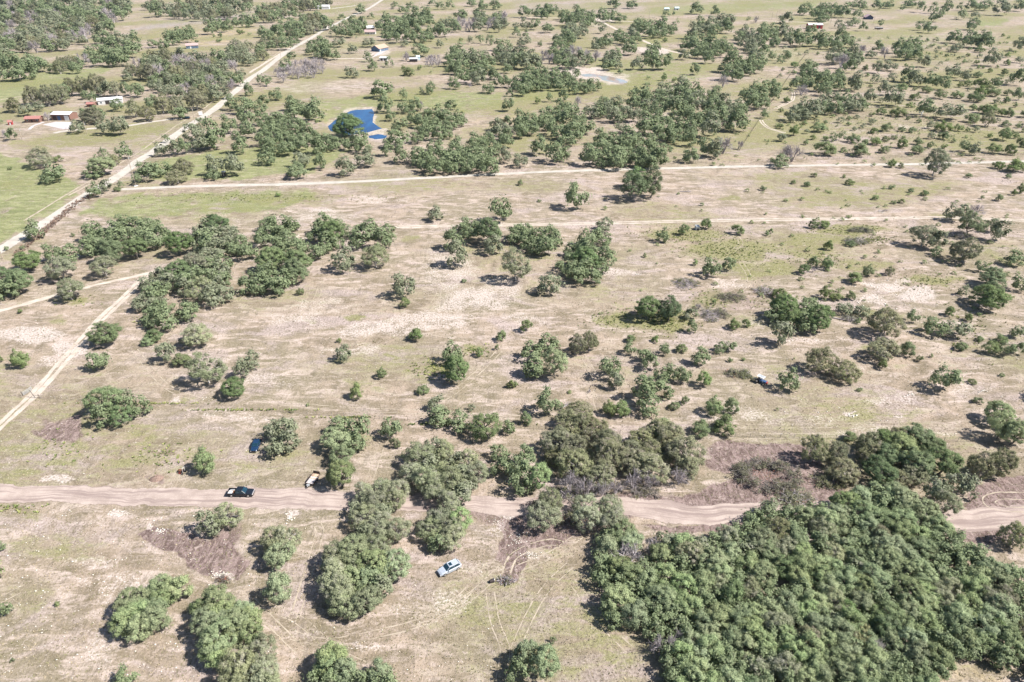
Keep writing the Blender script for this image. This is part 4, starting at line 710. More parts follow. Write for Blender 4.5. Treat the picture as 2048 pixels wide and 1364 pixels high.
def inside(p, poly):
    x, y = p; r = False
    for i in range(len(poly)):
        x0, y0 = poly[i]; x1, y1 = poly[(i+1) % len(poly)]
        if (y0 > y) != (y1 > y) and x < (x1-x0)*(y-y0)/(y1-y0)+x0: r = not r
    return r
def edge_dist(p, poly, asp=1.35):
    best = 1e9
    for i in range(len(poly)):
        x0, y0 = poly[i]; x1, y1 = poly[(i+1) % len(poly)]; ex, ey = x1-x0, (y1-y0)*asp; qx, qy = p[0]-x0, (p[1]-y0)*asp
        t = max(0, min(1, (qx*ex+qy*ey)/(ex*ex+ey*ey+1e-9))); best = min(best, math.hypot(qx-t*ex, qy-t*ey))
    return best
def fill(poly, size, kinds, rg, dens=0.49, inset=0.26):
    xs = [p[0] for p in poly]; ys = [p[1] for p in poly]; out = []
    area = (max(xs)-min(xs))*(max(ys)-min(ys)); tries = int(40*area/(size*size))+200
    for _ in range(tries):
        s = size*rg.uniform(0.78, 1.30); x = rg.uniform(min(xs), max(xs)); y = rg.uniform(min(ys), max(ys))
        if not inside((x, y), poly) or edge_dist((x, y), poly) < s*inset: continue
        if any(math.hypot((x-a[0])/1.0, (y-a[1])/0.66) < dens*(s+a[2])/2 for a in out): continue
        out.append((x, y, s, rg.choice(kinds)))
    return out
TREES = []       # kind, cx, cy, width, height in photo pixels, clump phrase
for tl, txt in SINGLES.items():
    ox, oy = TILE[tl]
    for it in txt.replace('\n', ';').split(';'):
        q = it.split()
        if len(q) != 5: continue
        x0, y0, x1, y1 = (float(v)/4 for v in q[1:]); TREES.append((q[0], ox+(x0+x1)/2, oy+(y0+y1)/2, x1-x0, y1-y0, None))
for ci, (tl, kinds, size, poly, ph) in enumerate(CLUMPS):
    ox, oy = TILE[tl]; rg = random.Random(1000+ci)
    for x, y, s, k in fill(poly, size, kinds, rg):
        TREES.append((k, ox+x/4, oy+y/4, s/4, s/4*rg.uniform(0.72, 0.9), ph))
for x, y, s, k in fill(GROVE, 54, 'ggggggggglgggogggggggjgggggggggoggglgggggd', random.Random(78), 0.50, 0.24):
    TREES.append((k, x, y, s, s*0.88, 'in the dense lower right grove'))
rgf = random.Random(92)
nn_ = 0
while nn_ < 110:                    # scattered oaks and bushes of the upper right range, where the photograph is too soft to trace each one
    x, y = rgf.uniform(1560, 2060), rgf.uniform(70, 300)
    if 1590 < x < 1780 and y < 75: continue
    s = (7+y*0.045)*rgf.uniform(0.6, 1.5)
    if any(abs(x-t[1]) < (t[3]+s)*0.5 and abs(y-t[2]) < (t[4]+s)*0.5 for t in TREES): continue
    TREES.append((rgf.choice('bbbll'), x, y, s, s*0.72, None)); nn_ += 1
rgf = random.Random(91)
for _ in range(420):                # small scrub plants dotted over the far right ranges
    x, y = rgf.uniform(1180, 2048), rgf.uniform(205, 330) if rgf.random() < 0.5 else rgf.uniform(375, 640)
    if y > 375 and x < 1500 and rgf.random() < 0.7: continue
    s = rgf.uniform(2.5, 9)*(0.7+y/900); TREES.append(('b', x, y, s, s*0.7, '#weed'))

def place(kind, cx, cy, w, h):
    """centre and half sizes of a crown from its outline"""
    phi = dep(cy); zc = 2.0
    for _ in range(4):
        s = scale_at(cx, cy, zc)
        a = w/2/s; hh = h/2/s
        b = math.sqrt(max(hh*hh-(a*math.sin(phi))**2, (0.5*a)**2))/math.cos(phi)
        b = max(0.60*a, min(1.05*a, b))
        bush = kind == 'b' or (kind in 'ogj' and a < 2.0) or kind == 'j'
        zc = b*(0.94 if bush else 1.13)
    p = at(cx, cy, zc); return Vector((p.x, p.y, 0)), a, b, bush
CAT = {'o': ('oak_tree', 'oak tree'), 'l': ('oak_tree', 'oak tree'), 'g': ('oak_tree', 'oak tree'), 'j': ('juniper_tree', 'juniper'), 'd': ('dead_tree', 'dead tree'), 'b': ('shrub', 'shrub')}
LOOK = {'o': 'dark-green oak', 'l': 'grey-green oak', 'g': 'fresh-green oak', 'j': 'brown-green juniper', 'd': 'bare grey tree', 'b': 'green shrub'}
GROUP = {'oak_tree': 'oaks scattered over the ranch land', 'juniper_tree': 'junipers among the oaks', 'dead_tree': 'bare grey trees in the thickets', 'shrub': 'low shrubs dotted over the dry grassland'}
MARKS = [('the silver car', 897, 1132), ('the dark pickup truck', 482, 981), ('the flatbed trailer', 624, 960), ('the navy car', 511, 890), ('the small white tractor', 1515, 758), ('the ranch gate', 60, 790), ('the great brushwood pile', 1535, 955),
    ('the brushwood heaps', 1450, 600), ('the fallen tree', 1370, 384), ('the hunting hut', 449, 349), ('the white crossroads', 236, 378), ('the white-headed mast', 1838, 240), ('the blue pond', 715, 245), ('the muddy pond', 1205, 155),
    ('the white-roofed barn', 130, 235), ('the tan-roofed house', 760, 93), ('the red barn', 1628, 53), ('the far trailer', 1757, 58), ('the big juniper mounds', 1250, 890), ('the tilled mauve patch', 1080, 1085), ('the crescent of bare earth', 400, 1105), ('the diagonal track', 185, 655),
    ('the pale rock patch', 1830, 592), ('the bottom edge midpoint', 1000, 1364), ('the central pale ground', 900, 590), ('the curved double track', 1580, 205), ('the left wire fence', 300, 806), ('the middle wire fence', 780, 838), ('the twin-rut track bend', 1200, 447), ('the right-edge turning loop', 2000, 1000)]
def where(x, y):
    best = min(MARKS, key=lambda m: math.hypot((x-m[1]), (y-m[2])*1.6)/(0.6+m[2]/900))
    dx = x-best[1]; dy = (y-best[2])*1.5; d = math.hypot(dx, dy)*900/(y+250)
    a = math.degrees(math.atan2(-dy, dx)) % 360
    rel = ['right of', 'above right of', 'above', 'above left of', 'left of', 'below left of', 'below', 'below right of'][int((a+22.5)//45) % 8]
    far = 'close ' if d < 70 else ('' if d < 200 else 'well ')
    return far + rel + ' ' + best[0]
def sizeword(a): return 'tiny' if a < 0.9 else 'small' if a < 1.9 else 'medium' if a < 3.4 else 'broad' if a < 5.2 else 'huge'
recs = []
for i, (k, cx, cy, w_, h_, ph) in enumerate(TREES):
    loc, a, b, bush = place(k, cx, cy, w_, h_); recs.append([k, cx, cy, w_, loc, a, b, bush, ph])
recs.sort(key=lambda r: -r[3])
cnt = {}; indiv = []; rest = []
for r in recs:
    nm = CAT[r[0]][0]; cnt[nm] = cnt.get(nm, 0)+1
    (indiv if cnt[nm] <= 300 and r[8] != '#weed' else rest).append(r)
ORD = ['', 'second', 'third', 'fourth', 'fifth', 'sixth', 'seventh', 'eighth', 'ninth', 'tenth', 'eleventh', 'twelfth']
def ordinal(i, n):
    if n == 1: return ''
    if i == 0: return 'leftmost'
    if i == n-1: return 'rightmost'
    if i < len(ORD): return ORD[i] + ' from the left'
    if n-1-i < len(ORD): return ORD[n-1-i] + ' from the right'
    return None
byl = {}
for r in indiv:
    base = f"{sizeword(r[5])} {LOOK[r[0]]} {r[8] or where(r[1], r[2])}"
    byl.setdefault(base, []).append(r)
def nth(i, n, lo, hi, tail_lo, tail_hi):
    if i == 0: return lo
    if i == n-1: return hi
    if i <= (n-1)//2 and i < len(ORD): return ORD[i] + tail_lo
    return ORD[min(n-1-i, len(ORD)-1)] + tail_hi
def wl(t): return len(t.replace(',', '').split())
for base, L in byl.items():
    n = len(L)
    if n == 1: L[0].append((base, None)); continue
    if n <= 14 and not (n > 5 and max(r[2] for r in L)-min(r[2] for r in L) > 60): rowsL = [sorted(L, key=lambda r: r[1])]
    else:
        L.sort(key=lambda r: r[2]); nr = max(2, math.ceil(math.sqrt(n/1.3))); k = math.ceil(n/nr); rowsL = [sorted(L[i:i+k], key=lambda r: r[1]) for i in range(0, n, k)]
    for ri, row in enumerate(rowsL):
        rw = '' if len(rowsL) == 1 else ', ' + nth(ri, len(rowsL), 'top row', 'bottom row', ' row down', ' row up')
        for i, r in enumerate(row):
            o_ = '' if len(row) == 1 else ', ' + nth(i, len(row), 'leftmost', 'rightmost', ' from left', ' from right')
            lab = base + rw + o_
            if wl(lab) > 16: lab = ' '.join(w for w in lab.split() if w not in ('the', 'row', 'in'))
            r.append((lab, None))
rt = random.Random(3); SRC = {}
for lk_ in LIB.values():
    for cr_, tk_ in lk_:
        cr_.materials.append(LEAF['o']); tk_.materials.append(BARK)
OUT = []; ro = random.Random(17); GX2 = [(2085,1120),(2330,1180),(2420,1400),(2300,1520),(1330,1520),(1335,1400),(2080,1400)]
off = [(k, x, y, s_) for x, y, s_, k in fill(GX2, 56, 'gggo', random.Random(5), 0.52, 0.2)]
for _ in range(90):
    y = 80+1240*ro.random()**1.3; x = ro.uniform(-560, -45) if ro.random() < 0.5 else ro.uniform(2095, 2620); off.append((ro.choice('oolbgj'), x, y, (14+y*0.05)*ro.uniform(0.6, 1.4)))
for k, x, y, s_ in off:
    loc, a, b, bush = place(k, x, y, s_, s_*0.8); OUT.append([k, x, y, s_, loc, a, b, bush, None])
for r in indiv:
    k, cx, cy, w_, loc, a, b, bush, ph, (lab, grp) = r
    if k == 'd': lib = 'D'
    elif k == 'j': lib = 'J' if w_ > 34 else 'K'
    elif bush: lib = 'S' if w_ > 15 else 'T'
    elif k == 'l': lib = 'P' if w_ > 30 else ('M' if w_ > 24 else 'F')
    else: lib = (('P' if rt.random() < 0.28 and not ph else 'L') if a > 3.3 else 'M') if w_ > 26 else 'F'
    crown, trunk = rt.choice(LIB[lib])
    nm, cat = CAT[k]
    H = b*2.0 if (bush or lib in 'JKST') else b/0.47
    if k == 'd': H = b*2.1
    f = 0.92*(1.05 if lib in 'JK' else 1)
    e = empty(nm, loc, rt.uniform(0, 6.283), (a*f, a*f, H*0.97))
    tag(e, lab, cat, grp or GROUP[nm])
    ok = 'b' if k == 'b' else k
    if k == 'd':
        link('crown', crown, e, DBARK); link('trunk', trunk, e, DBARK)
    else:
        co_ = link('crown', crown, e, LEAF[ok]); SRC.setdefault((ok, lib + crown.name), co_); link('trunk', trunk, e, PBARK if k in 'lj' else BARK)
def bake(name, recs_, mat, lab, cat):
    VV = []; FF = []; n = 0; cache = {}
    for r in recs_:
        a_, b_, w_, loc = r[5], r[6], r[3], r[4]
        lib = 'T' if (w_ > 20 and name[:3] != 'out') else ('U' if w_ > 9 else 'W'); me = rt.choice(LIB[lib])[0]
        if me.name not in cache:
            v = np.empty(len(me.vertices)*3, np.float32); me.vertices.foreach_get('co', v); cache[me.name] = v.reshape(-1,3)
        v = cache[me.name]; th = rt.uniform(0, 6.283); c_, s_ = math.cos(th), math.sin(th); x = v[:,0]*c_-v[:,1]*s_; y = v[:,0]*s_+v[:,1]*c_
        VV.append(np.stack([x*a_*0.95+loc.x, y*a_*0.95+loc.y, v[:,2]*b_*2.1], 1)); FF.append(np.arange(len(v)).reshape(-1,4)+n); n += len(v)
    if VV: tag(link(name, np_mesh(name, np.concatenate(VV), np.concatenate(FF), 4), None, mat), lab, cat, None, 'stuff')
bake('distant_oak_woods', [r for r in rest if r[0] in 'og'], LEAF['o'], 'dark green oak woods running together in the far distance', 'woods')
bake('distant_pale_woods', [r for r in rest if r[0] in 'ldj'], LEAF['l'], 'greyish oak and juniper scrub mixed through the far woods', 'woods')
bake('low_scrub', [r for r in rest if r[0] == 'b'], LEAF['b'], 'countless low green scrub plants dotted over the dry right-hand range', 'scrub')
bake('outlying_woods', OUT, LEAF['g'], 'oak woods carrying on outside the edges of the view', 'woods')
print('TREES', len(indiv), len(rest), cnt)

# ---------------------------------------------------------------- loose stones, tufts
rgn = np.random.default_rng(11)
def scatter(n, box, keep=None):
    x = rgn.uniform(box[0], box[2], n*2); y = rgn.uniform(box[1], box[3], n*2)
    out = [(at(a_, b_)) for a_, b_ in zip(x, y)]
    return out[:n]
RP = np.array(ROADPTS)
def offroad(p, m=0.6): return np.min((RP[:,0]-p.x)**2+(RP[:,1]-p.y)**2 - (RP[:,2]+m)**2) > 0
STONE = plain('limestone', (0.64,0.60,0.54), 0.95, var=0.12)
SV = []; SF = []
ico_v = np.array([(0,0,1),(.9,0,.3),(.28,.85,.3),(-.72,.53,.3),(-.72,-.53,.3),(.28,-.85,.3),(0,0,-.4)]); ico_f = [(0,1,2),(0,2,3),(0,3,4),(0,4,5),(0,5,1),(6,2,1),(6,3,2),(6,4,3),(6,5,4),(6,1,5)]
def add_stone(p, r):
    n = len(SV); th = rgn.random()*6.28; sx, sy = r*rgn.uniform(0.7,1.4), r*rgn.uniform(0.6,1.0)
    for v in ico_v*(1+rgn.normal(size=(7,3))*0.15):
        SV.append((p.x+(v[0]*math.cos(th)-v[1]*math.sin(th))*sx, p.y+(v[0]*math.sin(th)+v[1]*math.cos(th))*sy, v[2]*r*0.45+0.02))
    SF.extend([(a_+n, b_+n, c_+n) for a_, b_, c_ in ico_f])
for box, n, r0 in (((0,1020,560,1364), 520, .15), ((0,780,620,970), 240, .13), ((560,1020,1000,1364), 120, .12), ((640,560,1050,760), 160, .17), ((1700,560,1880,620), 90, .28), ((1560,690,2048,880), 170, .17), ((10,640,110,690), 60, .2), ((1250,870,1700,900), 60, .14), ((1020,560,1300,640), 60, .16)):
    for p in scatter(n, box):
        if offroad(p): add_stone(p, r0*0.72*rgn.uniform(0.5, 1.7)**1.5)
for cx, cy, sx, sy, n, r0 in ((322,1062,16,5,40,.18),(440,1150,16,9,60,.2),(245,1027,14,5,30,.15),(580,1035,9,8,34,.2),(1035,1080,16,14,50,.18),(1065,1110,30,6,60,.16),(412,795,10,6,24,.16),(418,830,9,6,20,.16),(1275,549,6,2,14,.3),(1820,790,6,2,12,.3),(1705,832,8,3,16,.3),(1962,783,8,3,12,.3),(1765,425,8,3,20,.35),(1000,1042,20,6,30,.14),(690,1298,20,4,20,.12)):
    for _ in range(n): add_stone(at(rgn.normal(cx, sx*0.6), rgn.normal(cy, sy*0.6)), r0*0.7*rgn.uniform(0.5,1.8))
o = link('loose_stones', np_mesh('loose_stones', SV, np.array(SF), 3), None, STONE); tag(o, 'pale limestone chips and small rocks lying loose in the dry grass', 'stones', None, 'stuff')

TUFT = []
TF = []
def add_tuft(p, r, h, nb=5):
    for k in range(nb):
        a_ = rgn.random()*6.28; n = len(TUFT); c_, s_ = math.cos(a_), math.sin(a_); q = rgn.uniform(0.3,1)*r
        TUFT.extend([(p.x+c_*q*0.2-s_*r*0.25, p.y+s_*q*0.2+c_*r*0.25, 0), (p.x+c_*q*0.2+s_*r*0.25, p.y+s_*q*0.2-c_*r*0.25, 0), (p.x+c_*q, p.y+s_*q, h*rgn.uniform(.6,1.1))]); TF.append((n,n+1,n+2))
for p in scatter(26000, (-60, 700, 2108, 1400)):
    if offroad(p, 0.2): add_tuft(p, rgn.uniform(0.12,0.38), rgn.uniform(0.10,0.34), 4)
for p in scatter(6000, (-40, 430, 2080, 700)):
    if offroad(p, 0.3): add_tuft(p, rgn.uniform(0.2,0.55), rgn.uniform(0.15,0.45), 4)
GT = NT('dry_tuft'); nn = GT.noise(GT.pos(), 0.3, 3); GRASS = GT.col(GT.mix(GT.ramp(nn, .4, .6), (0.20,0.19,0.105), (0.36,0.30,0.21)))
o = link('grass_tufts', np_mesh('grass_tufts', TUFT, np.array(TF), 3), None, GRASS); tag(o, 'dry straw and olive grass tufts all over the pasture', 'grass', None, 'stuff')
TUFT = []; TF = []
for cx, cy, sx, sy, n in ((1460,500,100,24,420),(1370,470,90,14,260),(1700,460,80,10,160),(1330,640,60,24,260),(1240,640,60,20,140),(1420,600,40,22,100),(1860,560,60,14,120),(870,740,40,20,120),(950,700,30,10,50),(300,640,40,10,40),(150,600,50,14,60),(1750,480,40,8,160),(1640,520,60,14,160),(1940,650,60,60,160),(1560,620,50,40,160),(520,395,240,10,300),(700,835,60,1.5,60),(300,807,120,1.5,90),(500,820,120,1.5,80),(900,849,140,2,80),(120,900,60,30,50),(40,1010,40,16,60),(330,910,70,26,80),(1750,240,140,40,400),(1850,270,120,30,300),(140,440,6,30,0)):
    for _ in range(n):
        p = at(rgn.normal(cx, sx*0.55), rgn.normal(cy, sy*0.55))
        if offroad(p, 0.3): add_tuft(p, rgn.uniform(0.3,0.8), rgn.uniform(0.2,0.6), 7)
GT = NT('green_weed'); nn = GT.noise(GT.pos(), 0.5, 3); WEED = GT.col(GT.mix(GT.ramp(nn, .4, .6), (0.12,0.155,0.055), (0.27,0.28,0.11)))
o = link('green_weeds', np_mesh('green_weeds', TUFT, np.array(TF), 3), None, WEED); tag(o, 'patches of knee-high green weeds growing in the damp hollows', 'weeds', None, 'stuff')
TUFT = []; TF = []
for (x0,y0,x1,y1,n,sp) in ((190,388,150,408,110,2.0),(150,408,85,466,220,2.2),(85,466,30,512,90,2)):
    for _ in range(n):
        t_ = rgn.random(); p = at(x0+(x1-x0)*t_, y0+(y1-y0)*t_); p.x += rgn.normal()*1.1; p.y += rgn.normal()*1.1; add_tuft(p, rgn.uniform(0.4,0.9), rgn.uniform(0.4,1.0), 8)
DRYW = plain('brown_weed', (0.24,0.165,0.13), 1.0, var=0.3, scale=2)
o = link('brown_roadside_weeds', np_mesh('brown_roadside_weeds', TUFT, np.array(TF), 3), None, DRYW); tag(o, 'strip of dead brown weeds along the fence by the white road', 'weeds', None, 'stuff')

# ---------------------------------------------------------------- colours for built things
BLACKP = plain('black_paint', (0.012,0.016,0.024), 0.25, 0.0, 0.6, 0.1); NAVY = plain('navy_paint', (0.012,0.035,0.085), 0.22, 0.1, 0.6, 0.1)
SILVER = plain('silver_paint', (0.50,0.55,0.62), 0.32, 0.35, 0.6, 0.04); GLASS = plain('dark_glass', (0.010,0.035,0.055), 0.08, 0, 0.8, 0.1)
TYRE = plain('tyre_rubber', (0.02,0.02,0.02), 0.9); CHROME = plain('rim_metal', (0.55,0.55,0.56), 0.35, 0.7, 0.5, 0.05)
WHITEM = plain('white_metal', (0.62,0.62,0.64), 0.5, 0, 0.4, 0.03); REDP = plain('red_paint', (0.36,0.07,0.06), 0.5); LAMP = plain('lamp_glass', (0.7,0.7,0.7), 0.15); TAIL = plain('tail_glass', (0.4,0.02,0.02), 0.2)
DECK = plain('worn_deck', (0.46,0.42,0.42), 0.9, var=0.25); PLANK = plain('rusty_deck', (0.42,0.30,0.22), 0.9, var=0.35, scale=1.3); GREYW = plain('grey_wood', (0.30,0.27,0.24), 0.95, var=0.3); POLEM = plain('pole_wood', (0.36,0.30,0.24), 0.9, var=0.2, scale=1)
STEEL = plain('galvanised', (0.50,0.52,0.53), 0.5, 0.5, 0.4, 0.08); DARKST = plain('dark_steel', (0.05,0.04,0.04), 0.6, 0.3); BLUEP = plain('blue_paint', (0.05,0.10,0.21), 0.35)
RUSTY = plain('rusty_steel', (0.16,0.07,0.04), 0.8, 0.2, var=0.3); TANC = plain('tan_cloth', (0.50,0.42,0.27), 0.9)

def aim(p0, p1):
    a_, b_ = at(*p0), at(*p1); return a_, b_, math.atan2(b_.y-a_.y, b_.x-a_.x)
def wheel(parent, x, y, r, wd=0.24):
    side = 1 if y > 0 else -1
    t = MB().tube((x, y-wd/2, r), (x, y+wd/2, r), r, r, 18).build('wheel', TYRE, parent, bevel=0.02)
    MB().tube((x, y+side*(wd/2-0.02), r), (x, y+side*(wd/2+0.015), r), r*0.62, r*0.58, 12).build('rim', CHROME, t)
def slab(quad, inset, off, name, mat, parent):
    """thin plate on a quad face (4 points, counter-clockwise outside), inset towards its centre and standing proud"""
    P_ = [Vector(q) for q in quad]; c_ = sum(P_, Vector())/4; n_ = (P_[1]-P_[0]).cross(P_[2]-P_[0]).normalized()
    if n_.dot(c_-Vector((c_.x*0.3, 0, 0.9))) < 0: n_ = -n_
    Q = [c_+(p-c_)*(1-inset) for p in P_]; a_ = [q - n_*0.02 for q in Q]; b_ = [q + n_*off for q in Q]
    m = MB(); m.add(a_+b_, [(0,1,2,3),(4,5,6,7),(0,1,5,4),(1,2,6,5),(2,3,7,6),(3,0,4,7)]); return m.build(name, mat, parent)
def rounded(x, hw, z0, z1, tum=0.06):
    r = min(0.12, (z1-z0)*0.35)
    return [(x,-hw+0.05,z0),(x,hw-0.05,z0),(x,hw,z0+r),(x,hw,z1-r),(x,hw-tum-r*0.6,z1),(x,-hw+tum+r*0.6,z1),(x,-hw,z1-r),(x,-hw,z0+r)]
def vehicle(name, label, loc, rz, paint, Lh, hw, prof, cab, roofz, wr, wx, extras=None, cat='car'):
    e = empty(name, loc, rz); tag(e, label, cat)
    m = MB().loft([rounded(x, hw*ws, z0, z1) for x, ws, z0, z1 in prof]); m.build('body', paint, e, bevel=0.03)
    xb0, xb1, xt0, xt1, zb = cab; wb, wt = hw*0.93, hw*0.76
    b_ = [(xb0,-wb,zb),(xb1,-wb,zb),(xb1,wb,zb),(xb0,wb,zb)]; t_ = [(xt0,-wt,roofz),(xt1,-wt,roofz),(xt1,wt,roofz),(xt0,wt,roofz)]
    MB().add(b_+t_, [(0,3,2,1),(4,5,6,7),(0,1,5,4),(1,2,6,5),(2,3,7,6),(3,0,4,7)]).build('roof', paint, e, bevel=0.06)
    slab([b_[1],b_[2],t_[2],t_[1]], 0.10, 0.015, 'windscreen', GLASS, e); slab([b_[3],b_[0],t_[0],t_[3]], 0.14, 0.015, 'rear_window', GLASS, e)
    for A_, B_, C_, D_ in ((b_[0],b_[1],t_[1],t_[0]), (b_[2],b_[3],t_[3],t_[2])):
        A_, B_, C_, D_ = map(Vector, (A_,B_,C_,D_))
        mm = [A_.lerp(B_,0.5), D_.lerp(C_,0.5)]
        slab([A_, mm[0]-Vector((0.04,0,0)), mm[1]-Vector((0.04,0,0)), D_], 0.10, 0.012, 'side_window', GLASS, e); slab([mm[0]+Vector((0.04,0,0)), B_, C_, mm[1]+Vector((0.04,0,0))], 0.10, 0.012, 'side_window', GLASS, e)
    for x in wx:
        for s_ in (-1, 1): wheel(e, x, s_*(hw-0.11), wr)
    xf = prof[-1][0]; xr = prof[0][0]; zf = prof[-1][3]-0.22; zr = prof[0][3]-0.25
    for s_ in (-1, 1):
        MB().box(xf-0.10, xf+0.03, s_*hw*0.72-0.16, s_*hw*0.72+0.16, zf-0.05, zf+0.12).build('headlight', LAMP, e); MB().box(xr-0.03, xr+0.10, s_*hw*0.80-0.10, s_*hw*0.80+0.10, zr-0.15, zr+0.15).build('tail_light', TAIL, e)
        MB().box(xb1-0.55, xb1-0.35, s_*(hw+0.10)-0.10, s_*(hw+0.10)+0.10, zb-0.02, zb+0.14).build('mirror', paint, e)
    MB().box(xf-0.05, xf+0.07, -hw*0.85, hw*0.85, 0.35, 0.55).build('bumper', DARKST if paint is not SILVER else SILVER, e)
    return e
# silver estate car
a_, b_, rz = aim((917,1128), (880,1146)); c_ = at(899, 1140)
e = vehicle('parked_car', 'silver car with open grey sunroof parked on dry grass below the dirt road', c_, rz, SILVER, 4.9, 0.97,
    [(-2.42,0.88,0.42,1.02),(-2.30,0.97,0.30,1.08),(-1.2,1,0.26,1.10),(0.6,1,0.26,1.06),(1.3,0.98,0.28,1.0),(2.05,0.92,0.32,0.86),(2.42,0.78,0.42,0.70)], (-2.25,1.05,-1.85,0.25,1.04), 1.66, 0.36, (-1.5,1.5))
MB().box(-0.55, 0.10, -0.42, 0.42, 1.655, 1.675).build('sunroof', GLASS, e); [MB().box(-1.7, 0.1, s_*0.64-0.02, s_*0.64+0.02, 1.67, 1.71).build('roof_rail', CHROME, e) for s_ in (-1,1)]
# dark pickup on the dirt road
c_ = at(483, 989)
e = vehicle('pickup_truck', 'black crew cab pickup truck with loaded bed stopped on the dirt road', c_, math.radians(-1), BLACKP, 5.9, 1.0,
    [(-0.9,1,0.45,1.12),(-0.4,1,0.40,1.14),(0.9,1,0.38,1.14),(1.5,0.98,0.38,1.14),(2.5,0.96,0.42,1.08),(2.95,0.88,0.50,0.98)], (-0.95,1.45,-0.80,0.65,1.12), 1.86, 0.42, (-1.95,1.95), cat='pickup truck')
m = MB(); m.box(-2.95,-0.95,-0.98,-0.88,0.55,1.14); m.box(-2.95,-0.95,0.88,0.98,0.55,1.14); m.box(-2.95,-0.95,-0.88,0.88,0.55,0.66); m.build('truck_bed', BLACKP, e)
MB().box(-3.02,-2.95,-0.92,0.92,0.6,1.12).build('tailgate', BLACKP, e); MB().box(2.9,3.0,-0.75,0.75,0.6,1.0).build('grille', CHROME, e)
lo = Vector(c_)
t = empty('tool_load', lo+Vector((-2.0,0,0.66))); tag(t, 'white boxes and grey gear piled in the black pickup bed', 'load')
MB().box(-0.75,0.25,-0.75,0.2,0,0.42).build('box', WHITEM, t); MB().box(-0.6,0.5,0.25,0.75,0,0.30).build('box', STEEL, t); MB().box(0.35,0.8,-0.7,0.1,0,0.5).build('crate', RUSTY, t); MB().tube((-0.8,-0.3,0.5),(0.85,0.2,0.55),0.05).build('pipe', PLANK, t)
# navy car in the shade
a_, b_, rz = aim((519,880), (508,905)); c_ = at(513, 894)
vehicle('parked_car', 'navy blue car parked nose towards the road in the shade of an oak', c_, rz, NAVY, 4.6, 0.92,
    [(-2.3,0.85,0.45,0.95),(-2.15,0.96,0.30,1.02),(-1.2,1,0.24,1.02),(0.8,1,0.24,0.98),(1.4,0.97,0.26,0.92),(2.0,0.90,0.30,0.80),(2.3,0.76,0.40,0.66)], (-2.0,1.0,-1.3,0.2,0.98), 1.50, 0.34, (-1.42,1.42))
# flatbed trailer
a_, b_, rz = aim((635,947), (616,973)); c_ = at(626, 962); e = empty('flatbed_trailer', c_, rz, (0.9,0.9,0.9)); tag(e, 'flatbed trailer with pale rusty deck and black rails by a green oak', 'trailer')
for k in range(10): MB().box(-2.2+k*0.42, -2.2+k*0.42+0.40, -0.98, 0.98, 0.62, 0.66+0.008*(k % 3)).build('plank', PLANK if k in (0,1,2,4) else DECK, e)
m = MB(); [m.box(-2.25,2.05,s_*1.02-0.04,s_*1.02+0.04,0.5,0.68) for s_ in (-1,1)]; m.box(-2.25,-2.17,-1,1,0.5,0.62); m.box(1.99,2.07,-1,1,0.5,0.95)
for s_ in (-1,1):
    m.box(-2.2,2.0,s_*1.02-0.03,s_*1.02+0.03,0.93,0.98); [m.box(x-0.03,x+0.03,s_*1.02-0.03,s_*1.02+0.03,0.68,0.93) for x in (-2.1,-1.1,0,1.1,1.95)]
m.build('frame', DARKST, e)
m = MB(); m.tube((2.0,0.8,0.52),(3.2,0,0.50),0.05); m.tube((2.0,-0.8,0.52),(3.2,0,0.50),0.05); m.tube((3.1,0,0.1),(3.1,0,0.8),0.05); m.build('tongue', DARKST, e); MB().box(2.1,2.7,-0.35,0.35,0.56,0.85).build('tool_box', STEEL, e); MB().tube((2.2,-0.55,0.6),(2.9,0.1,0.62),0.09).build('jack', WHITEM, e)
for x in (-0.45,0.45):
    for s_ in (-1,1): wheel(e, x, s_*1.2, 0.34, 0.22)
[MB().box(-0.95,0.95,s_*1.2-0.14,s_*1.2+0.14,0.70,0.75).build('fender', DARKST, e) for s_ in (-1,1)]
MB().box(-2.28,-2.20,-0.95,0.95,0.66,1.55).build('ramp', DARKST, e)
# small white-roofed tractor
a_, b_, rz = aim((1508,757), (1533,768)); c_ = at(1521, 765); e = empty('utility_tractor', c_, rz); tag(e, 'small tractor with white canopy and blue body beside cut brush', 'tractor')
MB().loft([rounded(-0.3,0.55,0.45,0.95),rounded(0.9,0.55,0.45,1.15),rounded(1.7,0.50,0.5,1.1)]).build('hood', BLUEP, e); MB().loft([rounded(1.7,0.50,0.55,1.05),rounded(2.1,0.42,0.6,0.95)]).build('nose', REDP, e)
m = MB(); m.box(-1.2,0.9,-0.75,-0.60,2.02,2.12); m.box(-1.2,0.9,0.60,0.75,2.02,2.12); m.box(-1.2,-1.05,-0.6,0.6,2.02,2.12); m.box(0.75,0.9,-0.6,0.6,2.02,2.12); [m.tube((x,s_*0.66,0.8),(x,s_*0.66,2.02),0.05) for x in (-1.1,0.8) for s_ in (-1,1)]; m.build('canopy_frame', WHITEM, e)
MB().box(-1.05,0.75,-0.6,0.6,2.04,2.08).build('canopy_panel', STEEL, e); MB().box(-0.9,-0.3,-0.35,0.35,0.8,1.05).build('seat', DARKST, e); MB().box(-1.3,-0.3,-0.6,0.6,0.45,0.8).build('chassis', DARKST, e)
m = MB(); m.prism([(-2.6,0.2),(-1.4,0.2),(-1.4,1.0),(-1.6,1.0),(-2.2,0.75)], -0.95, 0.95); m.build('bucket', TANC, e); m = MB(); [m.tube((-1.4,s_*0.5,0.7),(-0.3,s_*0.5,1.0),0.07) for s_ in (-1,1)]; m.build('loader_arm', WHITEM, e)
for x, r_ in ((-0.8,0.6),(1.3,0.38)): [wheel(e, x, s_*0.85, r_, 0.34) for s_ in (-1,1)]
